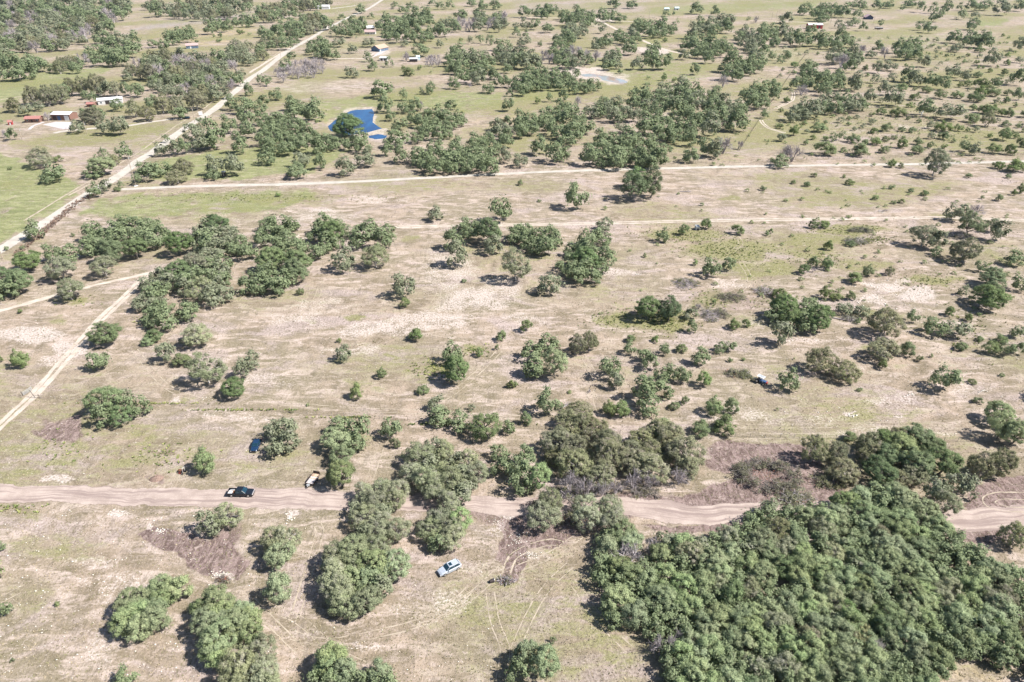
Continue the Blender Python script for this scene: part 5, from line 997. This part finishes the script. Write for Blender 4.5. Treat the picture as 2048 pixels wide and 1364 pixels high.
# small ride-on machine
c_ = at(364, 945); e = empty('riding_mower', c_, math.radians(160)); tag(e, 'tiny dark red ride-on machine beside the shadow of a round shrub', 'mower')
MB().loft([rounded(-0.2,0.4,0.25,0.6),rounded(0.5,0.4,0.25,0.75),rounded(1.0,0.34,0.3,0.6)]).build('body', RUSTY, e); MB().box(-0.6,-0.15,-0.3,0.3,0.5,0.62).build('seat', DARKST, e); MB().box(-0.62,-0.52,-0.3,0.3,0.6,1.1).build('seat_back', DARKST, e); MB().box(-0.2,0.6,-0.65,0.65,0.12,0.22).build('mower_deck', REDP, e)
m = MB(); [m.tube((-0.7,s_*0.35,0.5),(-0.85,s_*0.35,1.8),0.04) for s_ in (-1,1)]; m.tube((-0.85,-0.35,1.8),(-0.85,0.35,1.8),0.04); m.build('roll_bar', WHITEM, e)
for x, r_ in ((-0.6,0.32),(0.75,0.22)): [wheel(e, x, s_*0.5, r_, 0.2) for s_ in (-1,1)]
# black tub and box by tilled patch
c_ = at(984, 1164); e = empty('black_tub', c_, 0.4); tag(e, 'black plastic tub tipped over beside tilled soil', 'tub'); m = MB(); m.tube((-0.45,0,0.34),(0.45,0,0.38),0.34,0.42,12,False); m.build('shell', DARKST, e); MB().tube((-0.46,0,0.34),(-0.44,0,0.34),0.34,0.34,12).build('base', DARKST, e); MB().tube((0.42,0,0.38),(0.48,0,0.38),0.45,0.45,12,False).build('rim', STEEL, e)
# hunting hut
def box_house(name, label, cat, cxy, L_, W_, hz, rz, wall, roof, rh=1.2, over=0.4, bays=(), wins=2, sill=0.0, group=None, gable=True):
    e = empty(name, at(*cxy), rz); tag(e, label, cat, group)
    x, y = L_/2, W_/2
    m = MB()
    if gable: m.add([(-x,-y,sill),(x,-y,sill),(x,y,sill),(-x,y,sill),(-x,-y,hz),(x,-y,hz),(x,y,hz),(-x,y,hz),(-x,0,hz+rh*0.97),(x,0,hz+rh*0.97)], [(0,1,5,4),(2,3,7,6),(1,2,6,9,5),(3,0,4,8,7),(0,3,2,1)])
    else: m.box(-x,x,-y,y,sill,hz)
    m.build('wall', wall, e)
    t_ = 0.18
    if gable:
        k = rh/y; ze = hz-over*k
        m = MB(); m.prism([(0,0)]*0 or [(-y-over,ze+0.02),(0,hz+rh+0.02),(y+over,ze+0.02),(y+over,ze+t_),(0,hz+rh+t_+0.02),(-y-over,ze+t_)], -x-over, x+over)
        m.v = [(b0, a0, c0) for a0, b0, c0 in m.v]; m.build('roof', roof, e)
    else:
        m = MB(); m.add([(-x-over,-y-over,hz),(x+over,-y-over,hz),(x+over,y+over,hz+rh*0.4),(-x-over,y+over,hz+rh*0.4),(-x-over,-y-over,hz+t_),(x+over,-y-over,hz+t_),(x+over,y+over,hz+rh*0.4+t_),(-x-over,y+over,hz+rh*0.4+t_)], [(0,3,2,1),(4,5,6,7),(0,1,5,4),(1,2,6,5),(2,3,7,6),(3,0,4,7)]).build('roof', roof, e)
    for b0, b1, bh, mt in bays: MB().box(-x+b0, -x+b1, -y-0.06, -y+0.05, sill, sill+bh).build('door', mt, e)
    for i in range(wins):
        wx_ = -x + L_*(i+0.5)/wins
        if any(b0-0.6 < wx_+x < b1+0.6 for b0, b1, _, _ in bays): continue
        f_ = MB().box(wx_-0.65, wx_+0.65, -y-0.05, -y+0.03, sill+0.9, sill+2.1).build('window', WHITEM, e); MB().box(wx_-0.55, wx_+0.55, -y-0.08, -y+0.03, sill+1.0, sill+2.0).build('pane', GLASS, f_)
    return e
RROOF = plain('red_roof', (0.34,0.16,0.14), 0.6); TROOF = plain('tan_shingle', (0.38,0.27,0.21), 0.9); MROOF = plain('mauve_metal_roof', (0.38,0.28,0.27), 0.6); WROOF = plain('white_roof', (0.66,0.66,0.68), 0.5, var=0.03)
BWALL = plain('brown_wall', (0.20,0.115,0.09), 0.9); BLWALL = plain('blue_grey_wall', (0.10,0.15,0.23), 0.8); RWALL = plain('red_wall', (0.34,0.04,0.045), 0.8); PWALL = plain('pale_wall', (0.55,0.55,0.55), 0.8); PBROOF = plain('pale_blue_roof', (0.50,0.66,0.72), 0.5); DWALL = plain('slate_wall', (0.07,0.08,0.14), 0.8); PKROOF = plain('pinkish_roof', (0.50,0.36,0.38), 0.7)
box_house('barn', 'white-roofed metal barn with two dark bays above a concrete pad', 'barn', (131,238), 13.5, 9, 4.0, -0.06, BWALL, WROOF, 1.1, 0.3, ((1.0,3.6,3.0,DARKST),(4.3,6.6,3.0,BLUEP),(9.4,12.6,3.4,WHITEM)), 0)
box_house('shed', 'low brown shed with a red metal roof left of the white-roofed barn', 'shed', (70,243), 9.5, 6.5, 2.6, 0.12, BWALL, RROOF, 1.1, 0.6, ((4,5,2.1,DARKST),), 3)
e = box_house('shed', 'tiny red playhouse near the left edge beyond the road', 'playhouse', (22,249), 2.4, 2.2, 1.9, 0.3, RWALL, RROOF, 0.9, 0.3, ((0.8,1.6,1.6,WHITEM),), 0)
box_house('shed', 'long white-roofed shed half hidden behind trees right of the barn', 'shed', (222,206), 17, 8, 3.2, 0.45, PWALL, WROOF, 1.0, 0.4, ((5,8,2.6,DARKST),), 4)
box_house('shed', 'small red-roofed shed touching the long white shed', 'shed', (184,213), 5.6, 4, 2.2, 0.1, BWALL, RROOF, 0.9, 0.4, ((2,3.2,1.9,DARKST),), 0)
box_house('house', 'tan-roofed house with a blue gable end beyond the bare thicket', 'house', (760,101), 17, 11, 3.2, math.radians(62), BLWALL, TROOF, 3.0, 0.6, ((2,3.2,2.2,WHITEM),), 4)
box_house('house', 'far house with mauve metal roof beside the dense grove', 'house', (741,68), 14, 8, 3.0, 0.05, PWALL, MROOF, 2.2, 0.6, ((4,5.2,2.2,DARKST),), 4)
box_house('garage', 'pale-roofed outbuilding standing behind the mauve-roofed house', 'outbuilding', (738,60), 13, 9, 3.2, 0.5, BWALL, WROOF, 2.2, 0.6, ((4,6,2.2,DARKST),), 2)
box_house('shed', 'grey lean-to shed with pale roof in front of the tan-roofed house', 'shed', (768,121), 8, 5, 2.8, 0.0, PWALL, WROOF, 1.2, 0.3, ((1,3,2.3,DARKST),(4.4,6.4,2.3,DARKST)), 0, gable=False)
box_house('shed', 'white-roofed open shed right of the tan-roofed house', 'shed', (827,123), 8, 6, 2.8, 0.1, DARKST, WROOF, 1.0, 0.3, (), 0, gable=False)
box_house('shed', 'small pale blue shed touching the white-roofed open shed', 'shed', (836,120), 3.6, 5, 3.4, 0.3, PBROOF, PBROOF, 1.0, 0.2, ((1,2,2,WHITEM),), 0)
box_house('barn', 'white barn in the far woods beside the long white road', 'barn', (648,18), 20, 12, 4.6, 0.1, WHITEM, WROOF, 2.0, 0.4, ((3,7,3.6,DARKST),), 0)
box_house('shed', 'pale blue roofed hut behind two small trees far away', 'hut', (1333,21), 8, 6, 2.8, 0, PWALL, PBROOF, 1.6, 0.4, ((3,5,2.2,DARKST),), 2)
box_house('shed', 'light blue roofed hut right of its twin far away', 'hut', (1353,20), 7, 6, 3.2, 0.1, PWALL, PBROOF, 1.6, 0.4, ((3,5,2.2,DARKST),), 2)
box_house('house', 'bluish building half hidden in the far left woods', 'building', (385,96), 13, 8, 3.2, 0.4, BLWALL, MROOF, 2.0, 0.4, ((4,5.4,2.2,WHITEM),), 4)
box_house('barn', 'pale-roofed barn with deep red end wall behind an oak', 'barn', (1628,57), 20, 9, 5, 0.0, RWALL, WROOF, 1.8, 0.3, ((14,17,3.6,DARKST),), 0)
box_house('house', 'dark gabled house with pinkish roof at the far right', 'house', (1736,38), 14, 11, 3.2, math.radians(80), DWALL, PKROOF, 3.4, 0.8, ((5,6.4,2.2,WHITEM),), 3)
# long far trailer
e = empty('box_trailer', at(1757,59), 0.03); tag(e, 'long dark trailer with a pale top parked on the far pasture', 'trailer'); MB().box(-5.5,5.5,-1.25,1.25,0.9,2.6).build('body', DARKST, e, bevel=0.05); MB().box(-5.5,5.5,-1.25,1.25,2.605,2.8).build('roof', WHITEM, e)
for x in (-1.2,0,1.2): [wheel(e, x, s_*1.15, 0.45, 0.25) for s_ in (-1,1)]
# hut beside the lane
e = box_house('hunting_hut', 'small grey-roofed hunting hut standing behind the gravel lane fence', 'hut', (449,353), 1.9, 1.9, 2.5, 0.15, DARKST, STEEL, 0.5, 0.15, ((0.6,1.2,1.6,GREYW),), 0, 0.5, gable=False)
[MB().box(sx*0.85-0.06, sx*0.85+0.06, sy*0.85-0.06, sy*0.85+0.06, 0, 0.5).build('leg', GREYW, e) for sx in (-1,1) for sy in (-1,1)]
# grey box behind the small tree
e = box_house('water_tank_box', 'small pale grey open-fronted box beside a round shrub by the track', 'box', (1394,459), 1.5, 2.4, 1.5, 0.1, PWALL, STEEL, 0.3, 0.1, ((0.25,1.25,1.0,DARKST),), 0, gable=False)
# parked truck and sign at far lane mouth
c_ = at(373,238); e = vehicle('parked_car', 'dark vehicle waiting at the mouth of the far driveway', c_, math.radians(178), BLACKP, 5.4, 0.98,
    [(-2.6,0.95,0.45,1.05),(-1.2,1,0.38,1.1),(0.9,1,0.38,1.1),(1.6,0.96,0.4,1.05),(2.6,0.85,0.45,0.95)], (-2.3,1.2,-2.0,0.5,1.08), 1.75, 0.38, (-1.6,1.6))
e = empty('roadside_panel', at(402,231), 0.5); tag(e, 'white panel standing at the bend of the long white road', 'panel'); MB().box(-1.3,1.3,-0.08,0.08,0.4,2.8).build('board', WHITEM, e); [MB().box(x-0.08,x+0.08,0.09,0.25,0,2.4).build('post', GREYW, e) for x in (-1,1)]

# ---------------------------------------------------------------- power poles
def power_pole(px, py, h, label, arm=True, lean=0.0, pale=False):
    e = empty('power_pole', at(px, py), 0.6); tag(e, label, 'power pole', 'power poles across the ranch')
    MB().tube((0,0,0),(0,0,h),0.19,0.13,8).build('pole', STEEL if pale else POLEM, e)
    if arm: MB().box(-1.2,1.2,-0.06,0.06,h-0.9,h-0.75).build('crossarm', GREYW, e); [MB().tube((x,0,h-0.75),(x,0,h-0.5),0.06,0.04,6).build('insulator', STEEL, e) for x in (-1.0,0,1.0)]
    MB().tube((0.3,0,h-2.4),(0.3,0,h-1.6),0.22,0.22,8).build('transformer', STEEL, e) if arm else None
    return e
e = power_pole(272,372,16.5,'tall pale pole on a white base at the start of the gravel lane'); MB().box(-0.9,0.9,-0.9,0.9,0.02,0.2).build('base', WHITEM, e)
for px, py, h, lab in ((6,518,13,'power pole beside the white road at the left edge'), (390,245,10.5,'power pole between driveway mouth and the white road'), (358,237,8.5,'slim pale pole with two white boxes by the driveway'), (174,267,8,'power pole beside the driveway of the white-roofed barn'), (45,280,8,'thin pole on the grass near the red playhouse'),
    (1298,38,11,'pole behind the far tree row, left of the round far oak'), (1218,59,14,'pole beside the junction of the far pale lanes'), (1355,95,11,'pole beyond the pale yard of the muddy pond'), (1493,41,12,'lone pole in the far field left of the red barn'), (1543,40,12,'left one of two adjoining poles near the far lane'), (1552,39,12,'right one of two adjoining poles near the far lane'), (1661,46,14,'pole just right of the red barn'), (1746,50,12,'pole in front of the dark gabled house'), (678,25,14,'pole beside the white road near the white barn'), (562,115,10,'pole at the road fork left of the tan-roofed house'), (660,45,12,'pole left of the long white road beyond the strip wood')):
    power_pole(px, py, h, lab)
# mast with white head
e = empty('windmill', at(1838,245), 0.9); tag(e, 'slim pale mast with a white head standing among scrub on the right', 'mast')
m = MB(); [m.tube((sx*0.7,sy*0.7,0),(sx*0.12,sy*0.12,6.0),0.05,0.04,5) for sx in (-1,1) for sy in (-1,1)]; [m.tube((sx*0.5,-0.5,1.7),(sx*-0.35,-0.35,3.0),0.03) for sx in (-1,1)]; m.build('tower', STEEL, e)
MB().tube((0,0,5.2),(0,0,6.8),0.28,0.28,8).build('gearbox', WHITEM, e)
for k in range(10):
    a0 = k*math.pi/5; m = MB(); c0, s0 = math.cos(a0), math.sin(a0); m.add([(0.25*c0,-0.45,6.8+0.25*s0),(1.25*c0-0.25*s0,-0.42,6.8+1.25*s0+0.25*c0),(1.25*c0+0.25*s0,-0.5,6.8+1.25*s0-0.25*c0),(0.25*c0,-0.40,6.8+0.25*s0)],[(0,1,2),(3,2,1),(0,2,3),(0,3,1)]); m.build('blade', WHITEM, e)
MB().add([(0,0.4,6.7),(0,1.8,6.4),(0,1.8,7.3),(0.04,0.4,6.9)],[(0,1,2),(0,2,3),(0,3,1),(1,3,2)]).build('vane', WHITEM, e)

# ---------------------------------------------------------------- fences and gate
def fence(label, pts, gap, h, mat, pr=0.06, wires=4, name='wire_fence'):
    P_ = [at(*p) for p in pts]; e = empty(name, P_[0]); tag(e, label, 'fence'); o0 = P_[0]; loc = [p-o0 for p in P_]
    post = None; rgp = random.Random(len(pts)); tot = 0; run = []
    for i in range(len(loc)-1):
        a0, b0 = loc[i], loc[i+1]; n_ = max(1, round((b0-a0).length/gap)); run += [a0.lerp(b0, k/n_) for k in range(n_)]
    run.append(loc[-1])
    for p in run[:298]:
        if post is None: post = MB().tube((0,0,-0.1),(0,0,h),pr,pr*0.85,5).build('post', mat, e); q = post
        else: q = post.copy(); COL.objects.link(q); q.parent = e
        q.location = p; q.rotation_euler = (rgp.gauss(0,0.04), rgp.gauss(0,0.04), rgp.random()*3)
    for wv in range(wires):
        m = MB(); z_ = h*(0.25+0.7*wv/max(1, wires-1))
        for i in range(len(run)-1): m.tube(run[i]+Vector((0,0,z_)), run[i+1]+Vector((0,0,z_)), 0.012, None, 3, False)
        m.build('wire', DARKST, e)
    return e
fence('wire fence on thin posts crossing the pasture from the ranch gate', [(84,797),(190,801),(300,807),(420,815),(520,821),(640,830),(760,838),(900,848),(1060,858),(1240,866)], 3.6, 1.3, GREYW)
fence('wire fence on thin posts behind the bare earth at right', [(1240,866),(1380,872),(1560,876),(1700,878),(1860,882),(2080,886)], 3.6, 1.3, GREYW)
fence('short stretch of fence left of the ranch gate', [(44,795),(20,793),(-30,791)], 3.0, 1.3, GREYW, 0.08)
fence('post fence behind the gravel lane running to the right edge', [(470,364),(512,361.5),(640,358),(797,351),(900,345.5),(1024,339),(1149,334),(1334,329),(1536,322),(1700,317),(1880,313),(2100,309)], 3.4, 1.35, GREYW, 0.09)
fence('fence in the weeds beside the long white road at left', [(206,386),(190,390),(150,412),(122,440),(86,468),(30,512)], 3.0, 1.3, BARK, 0.10)
fence('diagonal fence running up from the gravel lane at right', [(1478,302),(1500,268),(1520,238),(1536,214),(1556,186),(1576,156),(1598,126),(1620,98)], 5, 1.5, BARK, 0.12, 4)
fence('fence in front of the gravel lane at left', [(330,384),(430,380),(512,378),(640,374)], 4, 1.2, GREYW, 0.07)
fence('short broken fence near the right edge above the twin-rut track', [(2004,364),(2020,365),(2045,366),(2080,367)], 3, 1.3, GREYW, 0.10, 2)
# swung-open ranch gate
e = empty('ranch_gate', at(48,792), 0); tag(e, 'open pale tube gate with leaning dark posts where the diagonal track passes', 'gate')
g0 = at(48,792); g1 = at(65,781) - g0; g1 = Vector((g1.x, g1.y, 0)); 
for z_ in (0.3,0.55,0.8,1.05,1.3): MB().tube((0,0,z_),(g1.x,g1.y,z_+0.05),0.04,None,6).build('rail', STEEL, e)
for t_ in (0.0,0.5,1.0): MB().tube((g1.x*t_,g1.y*t_,0.25),(g1.x*t_,g1.y*t_,1.4),0.045,None,6).build('upright', STEEL, e)
pp = at(71,796)-g0; MB().tube((pp.x,pp.y,0),(pp.x-0.9,pp.y+0.2,2.5),0.11,0.10,6).build('post', BARK, e); p2 = at(81,796)-g0; MB().tube((p2.x,p2.y,0),(p2.x-0.3,p2.y,1.3),0.10,0.09,6).build('post', BARK, e); MB().tube((pp.x,pp.y,0.9),(p2.x,p2.y,0.9),0.05).build('brace', BARK, e); MB().tube((-0.3,0,0),(-0.3,0,1.6),0.11,0.1,6).build('post', BARK, e)

# ---------------------------------------------------------------- brush heaps, fallen trees, mound
def brush(cx, cy, wpx, hpx, label, seed, leafy=0.4, name='brush_pile', cat='brush pile', red=False, ring=False):
    rg = np.random.default_rng(seed); s_ = scale_at(cx, cy); rx = wpx/2/s_; ry = hpx/2/s_/math.sin(dep(cy)); e = empty(name, at(cx, cy), 0); tag(e, label, cat, 'heaps of cleared brush')
    m = MB(); leaves = []; n_ = int(60+rx*ry*5)
    for k in range(n_):
        a0 = rg.random()*6.28; r0 = (0.62+0.38*rg.random()) if ring else math.sqrt(rg.random()); c0 = Vector((rx*r0*math.cos(a0), ry*r0*math.sin(a0), (0.15+1.0*rg.random())*min(1.4, 0.4*rx+0.3)*(1 if ring else (1.15-r0))))
        d = Vector((rg.normal(), rg.normal(), rg.normal()*0.35)).normalized()*rg.uniform(0.5,1.6)*min(1.6, 0.4+rx*0.35); r_ = rg.uniform(0.02,0.07)
        m.tube(c0-d, c0+d, r_*1.3, r_*0.5, 4, False)
        for q in range(3): dd = Vector((rg.normal(), rg.normal(), rg.normal()*0.5+0.2)).normalized()*0.7; st = c0+d*rg.uniform(-0.5,1); m.tube(st, st+dd, r_*0.45, r_*0.2, 3, False)
        if rg.random() < leafy:
            P0 = np.array(c0+d*0.7)+rg.normal(size=(60,3))*np.array([0.35,0.35,0.25]); leaves.append(P0)
    m.build('branches', DBARK if seed % 2 else BARK, e)
    if leaves:
        P0 = np.concatenate(leaves); P0[:,2] = np.abs(P0[:,2])+0.03; V_, F_ = leaf_quads(P0, np.tile([0,0,1.0],(len(P0),1)), 0.14, rg, 0.6, 0.9); link('foliage', np_mesh('foliage', V_, F_, 4), e, LEAF['j'])
    if red: 
        P0 = rg.normal(size=(500,3))*np.array([rx*0.5,ry*0.5,0.25]); P0[:,2] = np.abs(P0[:,2]); V_, F_ = leaf_quads(P0, np.tile([0,0,1.0],(500,1)), 0.12, rg, 0.6, 0.9); link('dead_leaves', np_mesh('dead_leaves', V_, F_, 4), e, REDLEAF)
    return e
REDLEAF = plain('dead_red_leaves', (0.26,0.10,0.06), 0.9, var=0.35)
for k, q in enumerate(((1536,955,125,62,'great ring-shaped brushwood pile with some green cuttings on bare earth',.38,True,True),(1372,568,46,20,'grey brushwood heap, leftmost of the heaps beyond the wide oak clump',.2,False,False),(1462,596,54,14,'dark low brushwood heap in the middle of the cleared patch',.35,False,False),(1418,632,34,24,'dense twig heap just right of an oak in the cleared patch',.15,False,False),(1442,628,30,18,'loose twig heap touching the dense one in the cleared patch',.2,False,False),
    (1528,584,40,16,'reddish brushwood heap at the right end of the cleared patch',.3,True,False),(1466,748,26,14,'dark heap of cut branches left of the small tractor',.3,True,False),(1490,750,20,12,'leafy cut branches touching the small tractor',.8,False,False),(1658,965,70,26,'brushwood heap with dead red leaves beside the mixed thicket',.4,True,False),(1012,1163,28,9,'scatter of broken branches beside the black tub',.1,True,False),
    (446,1160,22,8,'little heap of reddish clods and sticks beside white rubble',.05,True,False),(1712,485,44,12,'dark brushwood heap below the twin-rut track at right',.5,False,False),(1720,462,50,8,'pale brushwood heap close below the twin-rut track at right',.4,False,False),(1700,640,24,8,'fallen branches right of the wide oak clump',.3,False,False),(1090,1015,60,30,'tangle of dead branches in the shade beside the dirt road',.2,True,False),
    (1140,990,60,20,'grey brushwood at the foot of the left juniper mound',.1,False,False),(1290,985,60,18,'grey brushwood at the foot of the right juniper mound',.1,False,False),(1320,620,34,10,'dark sticks lying below the oak left of the cleared patch',.1,True,False),(1250,830,14,6,'pale log pieces lying beside the yellow shrub',.0,False,False),(1920,470,40,10,'twigs lying under the oaks beside the twin-rut track',.2,False,False),(1150,1040,50,14,'broken twigs beside the dirt road at the centre',.1,True,False),(1590,1000,60,22,'cut green branches between the brushwood pile and the grove',.8,True,False))):
    brush(q[0], q[1], q[2], q[3], q[4], 40+k, q[5], red=q[6], ring=q[7])
def fallen(px, py, Lm, rz, label, seed):
    rg = np.random.default_rng(seed); e = empty('fallen_tree', at(px, py), rz); tag(e, label, 'fallen tree'); MB().tube((-Lm/2,0,0.22),(Lm*0.1,0.1,0.28),0.22,0.16,8).tube((Lm*0.1,0.1,0.28),(Lm/2,0.4,0.5),0.16,0.07,6).build('trunk', DBARK, e); m = MB()
    for k in range(16):
        x_ = rg.uniform(-0.1,0.5)*Lm; d = Vector((rg.uniform(0.2,1.2), rg.normal(), abs(rg.normal())*0.7)).normalized()*rg.uniform(0.8,2.0); a0 = Vector((x_,0.1,0.3)); m.tube(a0, a0+d, 0.06, 0.02, 4, False); m.tube(a0+d*0.6, a0+d*0.6+Vector(rg.normal(size=3)*0.4), 0.03, 0.01, 3, False)
    m.build('branches', DBARK, e)
fallen(1370, 384, 5.2, -0.25, 'fallen grey tree lying alone on the pale pasture', 1); fallen(1682, 640, 5.5, -0.5, 'pale fallen trunk beside the brown juniper right of the wide oak clump', 2); fallen(1131, 814, 2.6, 0.5, 'short pale log beside a small yellow-green shrub', 3); fallen(1764, 423, 3.5, -0.2, 'bleached fallen limb just above the twin-rut track', 4)
# soil mound
e = empty('soil_mound', at(313,957)); tag(e, 'small round mound of brown soil beside the dirt road', 'soil mound'); Vm = []; Fm = []
for i in range(7):
    for j in range(18):
        r_ = i/6; a0 = j/18*6.283; z_ = 0.75*(1-r_**1.6)*(1+0.15*math.sin(a0*3+i)); Vm.append((1.7*r_*math.cos(a0)*(1+0.1*math.sin(a0*2)), 1.3*r_*math.sin(a0), z_-0.02))
Fm = [(i*18+j, (i+1)*18+j, (i+1)*18+(j+1) % 18, i*18+(j+1) % 18) for i in range(6) for j in range(18)]
link('heap', np_mesh('heap', Vm, np.array(Fm), 4), e, plain('brown_soil', (0.20,0.14,0.115), 1.0, var=0.3, scale=3))

# ---------------------------------------------------------------- air
if HAZE:
    hb = MB().box(-7000, 7000, -800, 9000, -1, 135).build('haze'); hm = bpy.data.materials.new('haze_air'); hm.use_nodes = True; t_ = hm.node_tree; t_.nodes.clear()
    v_ = t_.nodes.new('ShaderNodeVolumePrincipled'); v_.inputs['Color'].default_value = (0.45,0.74,1.0,1); v_.inputs['Density'].default_value = HAZE; ou = t_.nodes.new('ShaderNodeOutputMaterial'); t_.links.new(v_.outputs[0], ou.inputs['Volume'])
    hb.data.materials.append(hm); tag(hb, 'thin blue air haze over the whole landscape', 'haze', None, 'stuff')
